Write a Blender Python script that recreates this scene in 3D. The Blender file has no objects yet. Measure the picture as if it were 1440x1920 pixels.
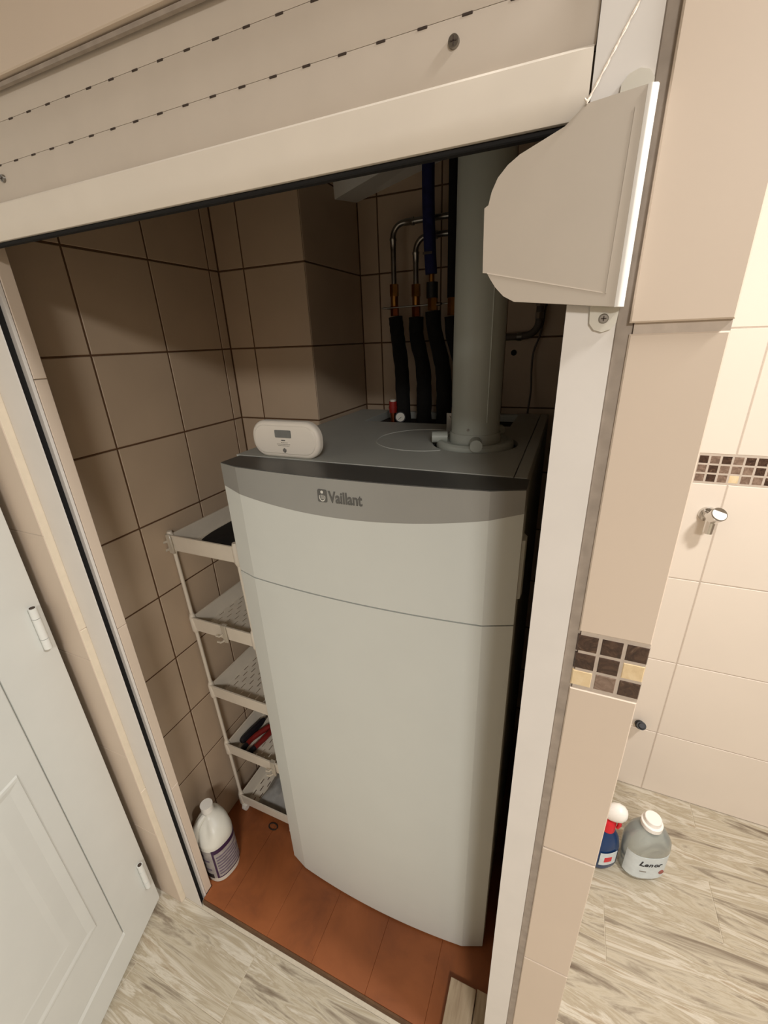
import bpy, bmesh, math, random
from mathutils import Vector, Matrix

# ------------------------------------------------------------------ camera
scene = bpy.context.scene
COL = scene.collection
cam_d = bpy.data.cameras.new('camera')
cam = bpy.data.objects.new('camera', cam_d)
COL.objects.link(cam)
cam_d.sensor_fit = 'HORIZONTAL'
cam_d.sensor_width = 36.0
cam_d.lens = 789.95 / 1440 * 36.0
cam_d.clip_start = 0.02
H = 1.556
rx = Vector((0.92154202, 0.38659585, -0.0361104))
ry = Vector((0.11537389, -0.36144276, -0.92522862))
rz = Vector((-0.37074139, 0.84847085, -0.37768776))
cam.matrix_world = Matrix(((rx.x, -ry.x, -rz.x, 0), (rx.y, -ry.y, -rz.y, 0), (rx.z, -ry.z, -rz.z, H), (0, 0, 0, 1)))
scene.camera = cam

# ------------------------------------------------------------------ world, exposure
world = bpy.data.worlds.new('world')
scene.world = world
world.use_nodes = True
bg = world.node_tree.nodes['Background']
bg.inputs[0].default_value = (1.0, 0.9, 0.8, 1)
bg.inputs[1].default_value = 0.0
vs = scene.view_settings
vs.view_transform = 'Standard'
vs.look = 'None'
vs.gamma = 1.0
vs.use_curve_mapping = False
vs.exposure = 0.0
# ceiling lamps: (x, y, watts, lens radius)
LAMPS = [(0.80, 0.32, 32.0, 0.10), (0.86, -1.55, 62.0, 0.30)]
CEIL = 2.48

# ------------------------------------------------------------------ helpers
def lin(c):
    return tuple(((v / 255.0) / 12.92 if v / 255.0 <= 0.04045 else ((v / 255.0 + 0.055) / 1.055) ** 2.4) for v in c)

MATS = {}
def mat(name, c, rough=0.5, metal=0.0, var=0.05, scale=30.0, bump=0.0, spec=0.5, trans=0.0, ior=1.45, alpha=1.0, coat=0.0):
    m = bpy.data.materials.new(name)
    m.use_nodes = True
    nt = m.node_tree
    b = nt.nodes['Principled BSDF']
    col = lin(c)
    b.inputs['Roughness'].default_value = rough
    b.inputs['Metallic'].default_value = metal
    b.inputs['Specular IOR Level'].default_value = spec
    b.inputs['Transmission Weight'].default_value = trans
    b.inputs['IOR'].default_value = ior
    b.inputs['Coat Weight'].default_value = coat
    tc = nt.nodes.new('ShaderNodeTexCoord')
    n = nt.nodes.new('ShaderNodeTexNoise')
    n.inputs['Scale'].default_value = scale
    n.inputs['Detail'].default_value = 4
    nt.links.new(tc.outputs['Object'], n.inputs['Vector'])
    r = nt.nodes.new('ShaderNodeValToRGB')
    r.color_ramp.elements[0].position = 0.3
    r.color_ramp.elements[1].position = 0.7
    r.color_ramp.elements[0].color = tuple(v * (1 - var) for v in col) + (1,)
    r.color_ramp.elements[1].color = tuple(min(1, v * (1 + var)) for v in col) + (1,)
    nt.links.new(n.outputs['Fac'], r.inputs['Fac'])
    nt.links.new(r.outputs['Color'], b.inputs['Base Color'])
    if bump:
        bp = nt.nodes.new('ShaderNodeBump')
        bp.inputs['Strength'].default_value = bump
        bp.inputs['Distance'].default_value = 0.002
        nt.links.new(n.outputs['Fac'], bp.inputs['Height'])
        nt.links.new(bp.outputs['Normal'], b.inputs['Normal'])
    MATS[name] = m
    return m

def streak_mat(name, cols, sx, sy, sz, rough=0.45, detail=8, dist=1.2, pos=None, rand=True, spec=0.5):
    """stone / wood: stretched noise with a per-piece offset"""
    m = bpy.data.materials.new(name)
    m.use_nodes = True
    nt = m.node_tree
    b = nt.nodes['Principled BSDF']
    b.inputs['Roughness'].default_value = rough
    b.inputs['Specular IOR Level'].default_value = spec
    tc = nt.nodes.new('ShaderNodeTexCoord')
    mp = nt.nodes.new('ShaderNodeMapping')
    mp.inputs['Scale'].default_value = (sx, sy, sz)
    nt.links.new(tc.outputs['Object'], mp.inputs['Vector'])
    vec = mp.outputs['Vector']
    if rand:
        oi = nt.nodes.new('ShaderNodeObjectInfo')
        mul = nt.nodes.new('ShaderNodeMath'); mul.operation = 'MULTIPLY'; mul.inputs[1].default_value = 57.0
        nt.links.new(oi.outputs['Random'], mul.inputs[0])
        ad = nt.nodes.new('ShaderNodeVectorMath'); ad.operation = 'ADD'
        nt.links.new(vec, ad.inputs[0]); nt.links.new(mul.outputs[0], ad.inputs[1])
        vec = ad.outputs[0]
    n = nt.nodes.new('ShaderNodeTexNoise')
    n.inputs['Scale'].default_value = 1.0
    n.inputs['Detail'].default_value = detail
    n.inputs['Roughness'].default_value = 0.62
    n.inputs['Distortion'].default_value = dist
    nt.links.new(vec, n.inputs['Vector'])
    r = nt.nodes.new('ShaderNodeValToRGB')
    k = len(cols)
    while len(r.color_ramp.elements) < k:
        r.color_ramp.elements.new(0.5)
    for i, c in enumerate(cols):
        r.color_ramp.elements[i].position = pos[i] if pos else 0.28 + 0.44 * i / (k - 1)
        r.color_ramp.elements[i].color = lin(c) + (1,)
    nt.links.new(n.outputs['Fac'], r.inputs['Fac'])
    nt.links.new(r.outputs['Color'], b.inputs['Base Color'])
    bp = nt.nodes.new('ShaderNodeBump'); bp.inputs['Strength'].default_value = 0.12; bp.inputs['Distance'].default_value = 0.002
    nt.links.new(n.outputs['Fac'], bp.inputs['Height']); nt.links.new(bp.outputs['Normal'], b.inputs['Normal'])
    MATS[name] = m
    return m

WM = {}   # world matrix of every object made here
def wm(o):
    return WM.get(o.name, Matrix.Identity(4))

def link(o, parent=None, local=None):
    COL.objects.link(o)
    loc = local if local is not None else Matrix.Identity(4)
    o.matrix_local = loc if parent is None else loc
    if parent is not None:
        o.parent = parent
        o.matrix_parent_inverse = Matrix.Identity(4)
        o.matrix_basis = loc
    WM[o.name] = wm(parent) @ loc if parent is not None else loc.copy()
    return o

def tag(o, label=None, cat=None, group=None, kind=None):
    if label: o['label'] = label
    if cat: o['category'] = cat
    if group: o['group'] = group
    if kind: o['kind'] = kind
    return o

def thing(name, loc, label, cat, group=None, rot=None):
    o = bpy.data.objects.new(name, None)
    o.empty_display_size = 0.05
    M = Matrix.Translation(loc)
    if rot: M = M @ rot
    link(o, None, M)
    return tag(o, label, cat, group)

def finish(name, bm, m, parent=None, smooth=None, local_space=False):
    """bmesh in world coordinates -> one mesh object (child meshes are moved into the parent's frame)"""
    bmesh.ops.recalc_face_normals(bm, faces=bm.faces)
    me = bpy.data.meshes.new(name)
    bm.to_mesh(me); bm.free()
    return finish_me(name, me, m, parent, smooth, local_space)

def finish_me(name, me, m, parent=None, smooth=None, local_space=False):
    mm = m if isinstance(m, (list, tuple)) else [m]
    for x in mm:
        me.materials.append(MATS[x])
    if parent is not None and not local_space:
        me.transform(wm(parent).inverted())
    local = Matrix.Identity(4)
    if parent is None:
        co = [v.co for v in me.vertices]
        c = Vector(((min(v.x for v in co) + max(v.x for v in co)) / 2, (min(v.y for v in co) + max(v.y for v in co)) / 2, min(v.z for v in co)))
        me.transform(Matrix.Translation(-c))
        local = Matrix.Translation(c)
    if smooth is not None:
        for p in me.polygons: p.use_smooth = True
        me.set_sharp_from_angle(angle=math.radians(smooth))
    o = bpy.data.objects.new(name, me)
    return link(o, parent, local)

def box(bm, x0, x1, y0, y1, z0, z1, bev=0.0, seg=1):
    r = bmesh.ops.create_cube(bm, size=1.0)
    vs_ = r['verts']
    bmesh.ops.transform(bm, matrix=Matrix.Translation(((x0 + x1) / 2, (y0 + y1) / 2, (z0 + z1) / 2)) @ Matrix.Diagonal((abs(x1 - x0), abs(y1 - y0), abs(z1 - z0), 1)), verts=vs_)
    if bev:
        es = list({e for v in vs_ for e in v.link_edges})
        bmesh.ops.bevel(bm, geom=es, offset=bev, segments=seg, affect='EDGES', profile=0.5)

def B(name, m, parent, x0, x1, y0, y1, z0, z1, bev=0.0, seg=1, smooth=None):
    bm = bmesh.new(); box(bm, x0, x1, y0, y1, z0, z1, bev, seg)
    return finish(name, bm, m, parent, smooth)

def frame(d):
    d = d.normalized()
    a = Vector((0, 0, 1)) if abs(d.z) < 0.9 else Vector((1, 0, 0))
    u = d.cross(a).normalized(); v = d.cross(u).normalized()
    return u, v

def tube(bm, pts, r, seg=12, caps=True):
    """swept circle along points; r is a number or a list"""
    pts = [Vector(p) for p in pts]
    rs = r if isinstance(r, (list, tuple)) else [r] * len(pts)
    rings = []
    u = None
    for i, p in enumerate(pts):
        d = (pts[min(i + 1, len(pts) - 1)] - pts[max(i - 1, 0)]).normalized()
        if u is None: u, _ = frame(d)
        u = (u - d * u.dot(d)).normalized()
        v = d.cross(u)
        rings.append([bm.verts.new(p + (u * math.cos(2 * math.pi * k / seg) + v * math.sin(2 * math.pi * k / seg)) * rs[i]) for k in range(seg)])
    for a, b in zip(rings, rings[1:]):
        for k in range(seg):
            bm.faces.new((a[k], a[(k + 1) % seg], b[(k + 1) % seg], b[k]))
    if caps:
        bm.faces.new(rings[0][::-1]); bm.faces.new(rings[-1])

def cyl(bm, p0, p1, r, seg=20, r1=None):
    tube(bm, [p0, p1], [r, r if r1 is None else r1], seg)

def smooth_path(pts, n=6):
    """Catmull-Rom"""
    P = [Vector(p) for p in pts]
    P = [P[0] * 2 - P[1]] + P + [P[-1] * 2 - P[-2]]
    out = []
    for i in range(1, len(P) - 2):
        for k in range(n):
            t = k / n
            a, b, c, d = P[i - 1:i + 3]
            out.append(0.5 * ((2 * b) + (c - a) * t + (2 * a - 5 * b + 4 * c - d) * t * t + (3 * b - a - 3 * c + d) * t ** 3))
    out.append(P[-2])
    return out

def prism(bm, poly, axis, a, b):
    """polygon in the plane normal to axis, extruded from a to b. axis 'y': (x,z) 'z': (x,y) 'x': (y,z)"""
    def P(p, t):
        return {'y': (p[0], t, p[1]), 'z': (p[0], p[1], t), 'x': (t, p[0], p[1])}[axis]
    A = [bm.verts.new(P(p, a)) for p in poly]; Bv = [bm.verts.new(P(p, b)) for p in poly]
    n = len(poly)
    bm.faces.new(A); bm.faces.new(Bv[::-1])
    for i in range(n):
        bm.faces.new((A[i], Bv[i], Bv[(i + 1) % n], A[(i + 1) % n]))

def loft(bm, rings, cap0=True, cap1=True):
    R = [[bm.verts.new(p) for p in ring] for ring in rings]
    n = len(R[0])
    for a, b in zip(R, R[1:]):
        for k in range(n):
            bm.faces.new((a[k], a[(k + 1) % n], b[(k + 1) % n], b[k]))
    if cap0: bm.faces.new(R[0][::-1])
    if cap1: bm.faces.new(R[-1])

def sring(cx, cy, z, ax, ay, n=32, e=2.0, rot=0.0, t0=0.0, t1=None):
    """superellipse ring"""
    out = []
    for k in range(n):
        t = 2 * math.pi * k / n
        c, s = math.cos(t), math.sin(t)
        x = ax * math.copysign(abs(c) ** (2 / e), c); y = ay * math.copysign(abs(s) ** (2 / e), s)
        out.append((cx + x * math.cos(rot) - y * math.sin(rot), cy + x * math.sin(rot) + y * math.cos(rot), z))
    return out

def rrect(x0, x1, z0, z1, r, n=6):
    pts = []
    for cx, cz, a0 in ((x1 - r, z0 + r, -90), (x1 - r, z1 - r, 0), (x0 + r, z1 - r, 90), (x0 + r, z0 + r, 180)):
        for k in range(n + 1):
            a = math.radians(a0 + 90 * k / n)
            pts.append((cx + r * math.cos(a), cz + r * math.sin(a)))
    return pts

TILE_CACHE = {}
def tile(name, m, parent, O, U, V, N, u0, u1, v0, v1, t, gap=0.0025, ch=0.0012):
    """one bevelled tile: rectangle u0..u1, v0..v1 on the plane O + uU + vV, standing t proud along N; shares mesh data"""
    U, V, N, O = Vector(U), Vector(V), Vector(N), Vector(O)
    w, h = round(u1 - u0 - gap, 5), round(v1 - v0 - gap, 5)
    key = (w, h, t, m, ch)
    me = TILE_CACHE.get(key)
    if me is None:
        bm = bmesh.new()
        a = [bm.verts.new((sx * w / 2, sy * h / 2, 0)) for sx, sy in ((-1, -1), (1, -1), (1, 1), (-1, 1))]
        b = [bm.verts.new((sx * w / 2, sy * h / 2, t - ch)) for sx, sy in ((-1, -1), (1, -1), (1, 1), (-1, 1))]
        c = [bm.verts.new((sx * (w / 2 - ch), sy * (h / 2 - ch), t)) for sx, sy in ((-1, -1), (1, -1), (1, 1), (-1, 1))]
        for p, q in ((a, b), (b, c)):
            for i in range(4):
                bm.faces.new((p[i], p[(i + 1) % 4], q[(i + 1) % 4], q[i]))
        bm.faces.new(c)
        bm.faces.new(a[::-1])
        bmesh.ops.recalc_face_normals(bm, faces=bm.faces)
        me = bpy.data.meshes.new(name); bm.to_mesh(me); bm.free()
        me.materials.append(MATS[m])
        TILE_CACHE[key] = me
    o = bpy.data.objects.new(name, me)
    P = O + U * ((u0 + u1) / 2) + V * ((v0 + v1) / 2)
    M = Matrix(((U.x, V.x, N.x, P.x), (U.y, V.y, N.y, P.y), (U.z, V.z, N.z, P.z), (0, 0, 0, 1)))
    return link(o, parent, wm(parent).inverted() @ M)

def text_mesh(name, s, size, m, parent, M, extrude=0.0006, offset=0.0, shear=0.0, sx=1.0):
    cu = bpy.data.curves.new(name, 'FONT')
    cu.body = s; cu.size = size; cu.extrude = extrude; cu.offset = offset; cu.shear = shear
    cu.resolution_u = 3
    t = bpy.data.objects.new(name + '_tmp', cu)
    COL.objects.link(t)
    bpy.context.view_layer.update()
    me = bpy.data.meshes.new_from_object(t.evaluated_get(bpy.context.evaluated_depsgraph_get()))
    bpy.data.objects.remove(t, do_unlink=True)
    me.transform(M @ Matrix.Diagonal((sx, 1, 1, 1)))
    return finish_me(name, me, m, parent)

FACE = Matrix(((1, 0, 0, 0), (0, 0, -1, 0), (0, 1, 0, 0), (0, 0, 0, 1)))   # text plane -> faces -y

# ------------------------------------------------------------------ materials
mat('wall_tile_glaze', (222, 210, 196), 0.5, var=0.02, scale=3)
mat('pier_tile_glaze', (206, 189, 171), 0.5, var=0.02, scale=3)
mat('niche_tile_glaze', (186, 165, 142), 0.55, var=0.05, scale=6)
mat('grout_light', (188, 174, 160), 0.9, var=0.06, scale=120)
mat('grout_brown', (92, 66, 44), 0.95, var=0.12, scale=90)
mat('grout_floor', (198, 187, 167), 0.9, var=0.06, scale=120)
mat('plaster', (158, 146, 132), 0.9, var=0.02, scale=40, bump=0.05)
mat('ceiling_paint', (196, 190, 182), 0.9, var=0.01, scale=20)
mat('trim_cream', (216, 203, 182), 0.45, var=0.03, scale=60, bump=0.1)
mat('rail_white', (216, 210, 203), 0.4, var=0.02, scale=20)
mat('bar_white', (222, 212, 198), 0.42, var=0.02, scale=20)
mat('slat_cream', (200, 188, 174), 0.45, var=0.03, scale=15)
mat('plate_cream', (180, 169, 155), 0.4, var=0.02, scale=20)
mat('black_gap', (10, 8, 8), 0.8, var=0.1)
mat('slot_dark', (64, 52, 44), 0.8, var=0.1)
mat('sealant_grey', (156, 144, 132), 0.75, var=0.12, scale=60, bump=0.2)
mat('boiler_white', (206, 208, 202), 0.38, var=0.01, scale=10)
mat('boiler_silver', (156, 155, 150), 0.42, metal=0.25, var=0.02, scale=10)
mat('boiler_silver_dark', (92, 91, 88), 0.4, metal=0.2, var=0.03, scale=10)
mat('boiler_grey', (176, 177, 170), 0.45, var=0.03, scale=12)
mat('logo_grey', (98, 97, 94), 0.4, metal=0.3, var=0.03)
mat('logo_white', (214, 212, 204), 0.4, var=0.02)
mat('flue_grey', (172, 176, 168), 0.42, var=0.03, scale=8)
mat('plastic_white', (226, 222, 214), 0.35, var=0.015, scale=20)
mat('alarm_white', (228, 220, 208), 0.45, var=0.01, scale=20)
mat('lcd_grey', (112, 112, 108), 0.25, var=0.08, scale=80)
mat('print_grey', (120, 112, 102), 0.6, var=0.1)
mat('trolley_white', (216, 206, 190), 0.45, var=0.03, scale=25)
mat('clip_clear', (214, 204, 186), 0.25, var=0.03, trans=0.35)
mat('black_cloth', (20, 16, 14), 0.85, var=0.3, scale=60, bump=0.3)
mat('grip_red', (120, 28, 24), 0.45, var=0.1, scale=40)
mat('grip_black', (22, 20, 26), 0.5, var=0.2)
mat('steel', (150, 146, 140), 0.3, metal=1.0, var=0.08, scale=40)
mat('chrome', (215, 212, 208), 0.08, metal=1.0, var=0.02)
mat('brass', (168, 120, 62), 0.32, metal=1.0, var=0.1, scale=60)
mat('copper', (150, 82, 52), 0.35, metal=1.0, var=0.1, scale=60)
mat('foam_black', (20, 19, 18), 0.95, var=0.25, scale=90, bump=0.3)
mat('foam_blue', (30, 34, 82), 0.85, var=0.2, scale=60, bump=0.2)
mat('valve_red', (150, 34, 26), 0.45, var=0.08)
mat('dial_white', (222, 218, 206), 0.4, var=0.02)
mat('cable_grey', (88, 78, 70), 0.6, var=0.1)
mat('bag_grey', (150, 148, 144), 0.4, var=0.18, scale=35, bump=0.5)
mat('door_white', (220, 221, 216), 0.42, var=0.015, scale=12)
mat('jug_white', (208, 205, 194), 0.35, var=0.02, scale=12)
mat('label_grey', (152, 146, 142), 0.5, var=0.18, scale=70)
mat('label_purple', (52, 26, 62), 0.5, var=0.1)
mat('label_black', (26, 20, 24), 0.5, var=0.2)
mat('label_ink', (104, 92, 110), 0.5, var=0.25, scale=120)
mat('bottle_grey', (206, 212, 208), 0.08, var=0.02, trans=0.7)
mat('bottle_label', (206, 214, 216), 0.4, var=0.06, scale=50)
mat('ink_dark', (40, 40, 44), 0.5, var=0.1)
mat('ink_red', (150, 86, 80), 0.5, var=0.25, scale=200)
mat('bottle_blue', (30, 62, 108), 0.2, var=0.1, trans=0.2)
mat('cap_red', (206, 30, 44), 0.35, var=0.06)
mat('cap_white', (240, 236, 230), 0.3, var=0.01)
mat('rubber_black', (26, 26, 28), 0.5, var=0.2, scale=60)
mat('plastic_clear', (224, 218, 204), 0.3, var=0.03, trans=0.25)
mat('cord_white', (236, 224, 210), 0.8, var=0.06, scale=300, bump=0.3)
mat('lamp_white', (235, 235, 232), 0.4, var=0.01)
mat('handle_metal', (170, 168, 164), 0.25, metal=1.0, var=0.04)
mat('dark_brown', (38, 28, 22), 0.9, var=0.3)
streak_mat('floor_stone', [(104, 88, 72), (146, 134, 116), (188, 178, 158), (166, 153, 130), (202, 194, 178), (174, 160, 137), (132, 110, 88)], 2.4, 20, 4, rough=0.5, dist=1.1, pos=[0.30, 0.39, 0.46, 0.52, 0.58, 0.64, 0.74])
streak_mat('platform_paint', [(112, 60, 30), (136, 76, 38), (150, 86, 46)], 6, 6, 6, rough=0.5, dist=0.5, rand=False)
streak_mat('platform_edge', [(74, 48, 28), (104, 74, 46)], 10, 10, 40, rough=0.8)
streak_mat('raw_wood', [(150, 128, 104), (178, 158, 132), (190, 172, 146)], 60, 6, 20, rough=0.7)
streak_mat('emperador', [(44, 30, 24), (66, 46, 36), (84, 62, 48), (150, 130, 112)], 50, 50, 50, rough=0.25, dist=2.5, pos=[0.3, 0.5, 0.64, 0.76])
streak_mat('emperador_light', [(96, 78, 66), (122, 100, 86), (150, 128, 112)], 55, 55, 55, rough=0.25, dist=2.0)
streak_mat('crema', [(206, 180, 140), (218, 194, 154), (226, 206, 172)], 40, 40, 40, rough=0.3, dist=1.0)
# diffuser of the lamps
m = bpy.data.materials.new('lamp_diffuser'); m.use_nodes = True
nt = m.node_tree
em = nt.nodes.new('ShaderNodeEmission'); em.inputs[0].default_value = (1, 0.98, 0.945, 1); em.inputs[1].default_value = 4
nt.links.new(em.outputs[0], nt.nodes['Material Output'].inputs['Surface'])
MATS['lamp_diffuser'] = m

# ------------------------------------------------------------------ structure
D = 0.433
XL, YP, XE, YB = -0.94, 1.062, -0.658, 1.39      # niche: left wall, breast front, breast side, back wall
YR = 1.311                                        # back wall of the room right of the pier
XR0, XR1, YF = -1.06, 1.95, -2.35
T = 0.008
def struct(name, m, x0, x1, y0, y1, z0, z1, label, cat='wall'):
    return tag(B(name, m, None, x0, x1, y0, y1, z0, z1), label, cat, kind='structure')

floor = struct('floor', 'grout_floor', XR0 - 0.8, XR1 + 0.1, YF - 0.1, YB + 0.1, -0.1, -0.0015, 'floor of long veined beige stone-look tiles', 'floor')
ceiling = struct('ceiling', 'ceiling_paint', XR0 - 0.8, XR1 + 0.1, YF - 0.1, YB + 0.1, CEIL, CEIL + 0.1, 'plain white ceiling of the room', 'ceiling')
wall_back = struct('wall_back', 'grout_light', 0.112, XR1, YR + 0.0012, YR + 0.1, 0.0, CEIL, 'cream tiled wall with a marble mosaic border and a chrome hook')
wall_right = struct('wall_right', 'plaster', XR1, XR1 + 0.1, YF, YR + 0.1, 0.0, CEIL, 'plain cream wall of the room')
wall_front = struct('wall_front', 'plaster', XR0 - 0.8, XR1, YF - 0.1, YF, 0.0, CEIL, 'plain cream wall facing the cupboard')
wall_partition = struct('wall_partition', 'grout_light', 0.0440, 0.112 - 0.0012, D + 0.0012, YR, 0.0, CEIL, 'narrow cream tiled pier with a band of dark marble mosaic')
wall_niche_right = struct('wall_niche_right', 'grout_brown', 0.0112, 0.0435, 0.458, YB, 0.0, CEIL, 'tiled right side wall inside the cupboard')
wall_niche_left = struct('wall_niche_left', 'grout_brown', XL - 0.1, XL - 0.0012, 0.47, YB + 0.1, 0.0, CEIL, 'brown jointed tiled side wall inside the cupboard')
wall_niche_back = struct('wall_niche_back', 'grout_brown', XE - 0.02, 0.0435, YB + 0.0012, YB + 0.1, 0.0, CEIL, 'dark tiled wall behind the pipes inside the cupboard')
wall_niche_breast = struct('wall_niche_breast', 'grout_brown', XL - 0.0012, XE - 0.0012, YP + 0.0012, YB + 0.1, 0.0, CEIL, 'tiled projecting breast in the corner of the cupboard')
pb = bmesh.new(); prism(pb, [(XR0 - 0.03, 0.4192), (-0.9017, 0.4192), (-0.9017, 0.4572), (-0.8422, 0.4572), (-0.8422, 0.4695), (XR0 - 0.03, 0.4695)], 'z', 0.0, CEIL)
wall_pier = tag(finish('wall_pier', pb, 'grout_light'), 'narrow tiled pier between the door and the cupboard', 'wall', kind='structure')
wall_lintel = struct('wall_lintel', 'grout_light', -0.8405, 0.0435, 0.432, 0.4355, 1.8535, CEIL, 'tiled wall above the shutter')
# wall with the door opening
DY0, DY1, DZ = -0.45, 0.405, 2.04
wl = bmesh.new()
box(wl, XR0 - 0.12, XR0 - 0.03, YF, DY0 - 0.04, 0, CEIL)
box(wl, XR0 - 0.12, XR0 - 0.03, DY0 - 0.04, 0.469, DZ + 0.03, CEIL)
box(wl, XR0 - 0.12, XR0 - 0.03, DY1 + 0.012, 0.469, 0, DZ + 0.03)
wall_left = tag(finish('wall_left', wl, 'plaster'), 'plain cream wall holding the white door', 'wall', kind='structure')
wall_corridor = struct('wall_corridor', 'plaster', XR0 - 0.8, XR0 - 0.75, YF, YB, 0.0, CEIL, 'plain wall beyond the white door')

# wall tiles of the room
def grid(name, m, parent, O, U, V, N, us, vsq, t, gap=0.0025):
    for a, b in zip(us, us[1:]):
        for c, d in zip(vsq, vsq[1:]):
            tile(name, m, parent, O, U, V, N, a, b, c, d, t, gap)
X_, Y_, Z_ = (1, 0, 0), (0, 1, 0), (0, 0, 1)
rng = random.Random(4)
us = [0.112, 0.413, 1.013, 1.613, 1.95]
for zz in ([0.0, 0.279, 0.578, 0.877, 1.172], [1.251, 1.552, 1.851, 2.15, 2.45]):
    grid('wall_tile', 'wall_tile_glaze', wall_back, (0, YR + T, 0), X_, Z_, (0, -1, 0), us, zz, T, 0.003)
# mosaic border of the room wall
pitch = 0.0248
x = 0.112
for i in range(74):
    for j in range(3):
        r = rng.random()
        mm = 'crema' if (i, j) in ((12, 0), (4, 1), (19, 2), (23, 0), (33, 1), (41, 2), (52, 0), (63, 1)) else ('emperador' if r < 0.5 else 'emperador_light')
        tile('mosaic_tile', mm, wall_back, (0, YR + T, 0), X_, Z_, (0, -1, 0), x + i * pitch, x + (i + 1) * pitch, 1.1745 + j * pitch, 1.1745 + (j + 1) * pitch, T - 0.001, 0.0028)
# pier facing
pz = [0.0, 0.2605, 0.5630, 0.8665, 1.1695]
for a, b in zip(pz, pz[1:]):
    tile('wall_tile', 'pier_tile_glaze', wall_partition, (0, D + T, 0), X_, Z_, (0, -1, 0), 0.040, 0.1125, a, b, T, 0.003)
tile('wall_tile', 'pier_tile_glaze', wall_partition, (0, D + T, 0), X_, Z_, (0, -1, 0), 0.040, 0.1125, 1.2475, 1.5545, T, 0.003)
for a, b in ((1.560, 1.863), (1.863, 2.166), (2.166, 2.469)):
    tile('wall_tile', 'pier_tile_glaze', wall_partition, (0, D + T, 0), X_, Z_, (0, -1, 0), 0.0385, 0.1125, a, b, T + 0.003, 0.003)
mp_ = [['crema', 'emperador_light', 'emperador'], ['emperador', 'emperador', 'crema'], ['emperador', 'emperador', 'emperador']]
for i in range(3):
    for j in range(3):
        tile('mosaic_tile', mp_[j][i], wall_partition, (0, D + T, 0), X_, Z_, (0, -1, 0), 0.0400 + i * 0.02415, 0.0400 + (i + 1) * 0.02415, 1.1715 + j * 0.0247, 1.1715 + (j + 1) * 0.0247, T - 0.0005, 0.0026)
# pier side facing the room
for a, b in zip([0.433, 0.74, 1.04, 1.311], [0.74, 1.04, 1.311]):
    for c, d in zip([0.0, 0.279, 0.578, 0.877, 1.172], [0.279, 0.578, 0.877, 1.172, 1.251]):
        tile('wall_tile', 'wall_tile_glaze', wall_partition, (0.112 - T, 0, 0), Y_, Z_, X_, a + 0.003, b, c, d, T, 0.003)
    for c, d in ((1.251, 1.552), (1.552, 1.851), (1.851, 2.15), (2.15, 2.45)):
        tile('wall_tile', 'wall_tile_glaze', wall_partition, (0.112 - T, 0, 0), Y_, Z_, X_, a + 0.003, b, c, d, T, 0.003)
# lintel facing
for a, b in ((-0.84, -0.24), (-0.24, 0.038)):
    for c, d in ((1.8535, 2.16), (2.16, 2.47)):
        tile('wall_tile', 'pier_tile_glaze', wall_lintel, (0, 0.432, 0), X_, Z_, (0, -1, 0), a, b, c, d, 0.009, 0.003)
tag(B('trim_1', 'sealant_grey', None, -0.835, -0.012, 0.4285, 0.4330, 1.8490, 1.8530), 'grey sealant bead under the tiles above the shutter', 'trim', kind='structure')
# left pier facing, jamb lining, cream edge trim
for a, b in zip([0.0, 0.32, 0.623, 0.926, 1.229, 1.532, 1.835, 2.138, 2.44], [0.32, 0.623, 0.926, 1.229, 1.532, 1.835, 2.138, 2.44]):
    tile('wall_tile', 'pier_tile_glaze', wall_pier, (0, 0.424, 0), X_, Z_, (0, -1, 0), -1.085, -0.9005, a, b, 0.006, 0.0015)
for a, b in zip([0.023, 0.49, 1.0, 1.515, 2.0, 2.46], [0.49, 1.0, 1.515, 2.0, 2.46]):
    tile('jamb_tile', 'pier_tile_glaze', wall_pier, (-0.841, 0, 0), Y_, Z_, X_, 0.4565, 0.479, a, b, 0.005, 0.0012)
for a, b in zip([0.0, 0.495, 1.005, 1.52, 2.02, 2.46], [0.495, 1.005, 1.52, 2.02, 2.46]):
    tile('edge_trim', 'trim_cream', wall_pier, (-0.9060, 0, 0), Y_, Z_, X_, 0.4185, 0.4500, a, b, 0.006, 0.0012, 0.0015)
# tiles inside the cupboard
hz = [1.548 + 0.2015 * k for k in range(-8, 5)]
hz = [0.0] + [h for h in hz if 0.02 < h < 2.44] + [2.46]
grid('wall_tile', 'niche_tile_glaze', wall_niche_left, (XL - 0.006, 0, 0), Y_, Z_, X_, [0.470, 0.637, 0.834, 1.027, YP], hz, 0.006, 0.004)
grid('wall_tile', 'niche_tile_glaze', wall_niche_breast, (0, YP + 0.006, 0), X_, Z_, (0, -1, 0), [XL, -0.853, XE], hz, 0.006, 0.004)
grid('wall_tile', 'niche_tile_glaze', wall_niche_breast, (XE - 0.006, 0, 0), Y_, Z_, X_, [YP, YB], hz, 0.006, 0.004)
grid('wall_tile', 'niche_tile_glaze', wall_niche_back, (0, YB + 0.006, 0), X_, Z_, (0, -1, 0), [XE, -0.592, -0.392, -0.192, 0.009], hz, 0.006, 0.004)
grid('wall_tile', 'niche_tile_glaze', wall_niche_right, (0.016, 0, 0), Y_, Z_, (-1, 0, 0), [0.460, 0.66, 0.86, 1.06, 1.26, YB], hz, 0.006, 0.004)
# slanted plasterboard soffit in the top corner
bm = bmesh.new()
lo = [(-0.658, 1.250, 1.921), (-0.658, YB, 1.944), (-0.20, YB, 2.050), (-0.20, 1.235, 2.046)]
hi = [(p[0], p[1] if p[1] > 1.3 else p[1] - 0.06, 2.47) for p in lo]
loft(bm, [lo, hi])
tag(finish('ceiling_soffit', bm, 'lamp_white'), 'slanted white boxing in the top corner of the cupboard', 'ceiling', kind='structure')

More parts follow.
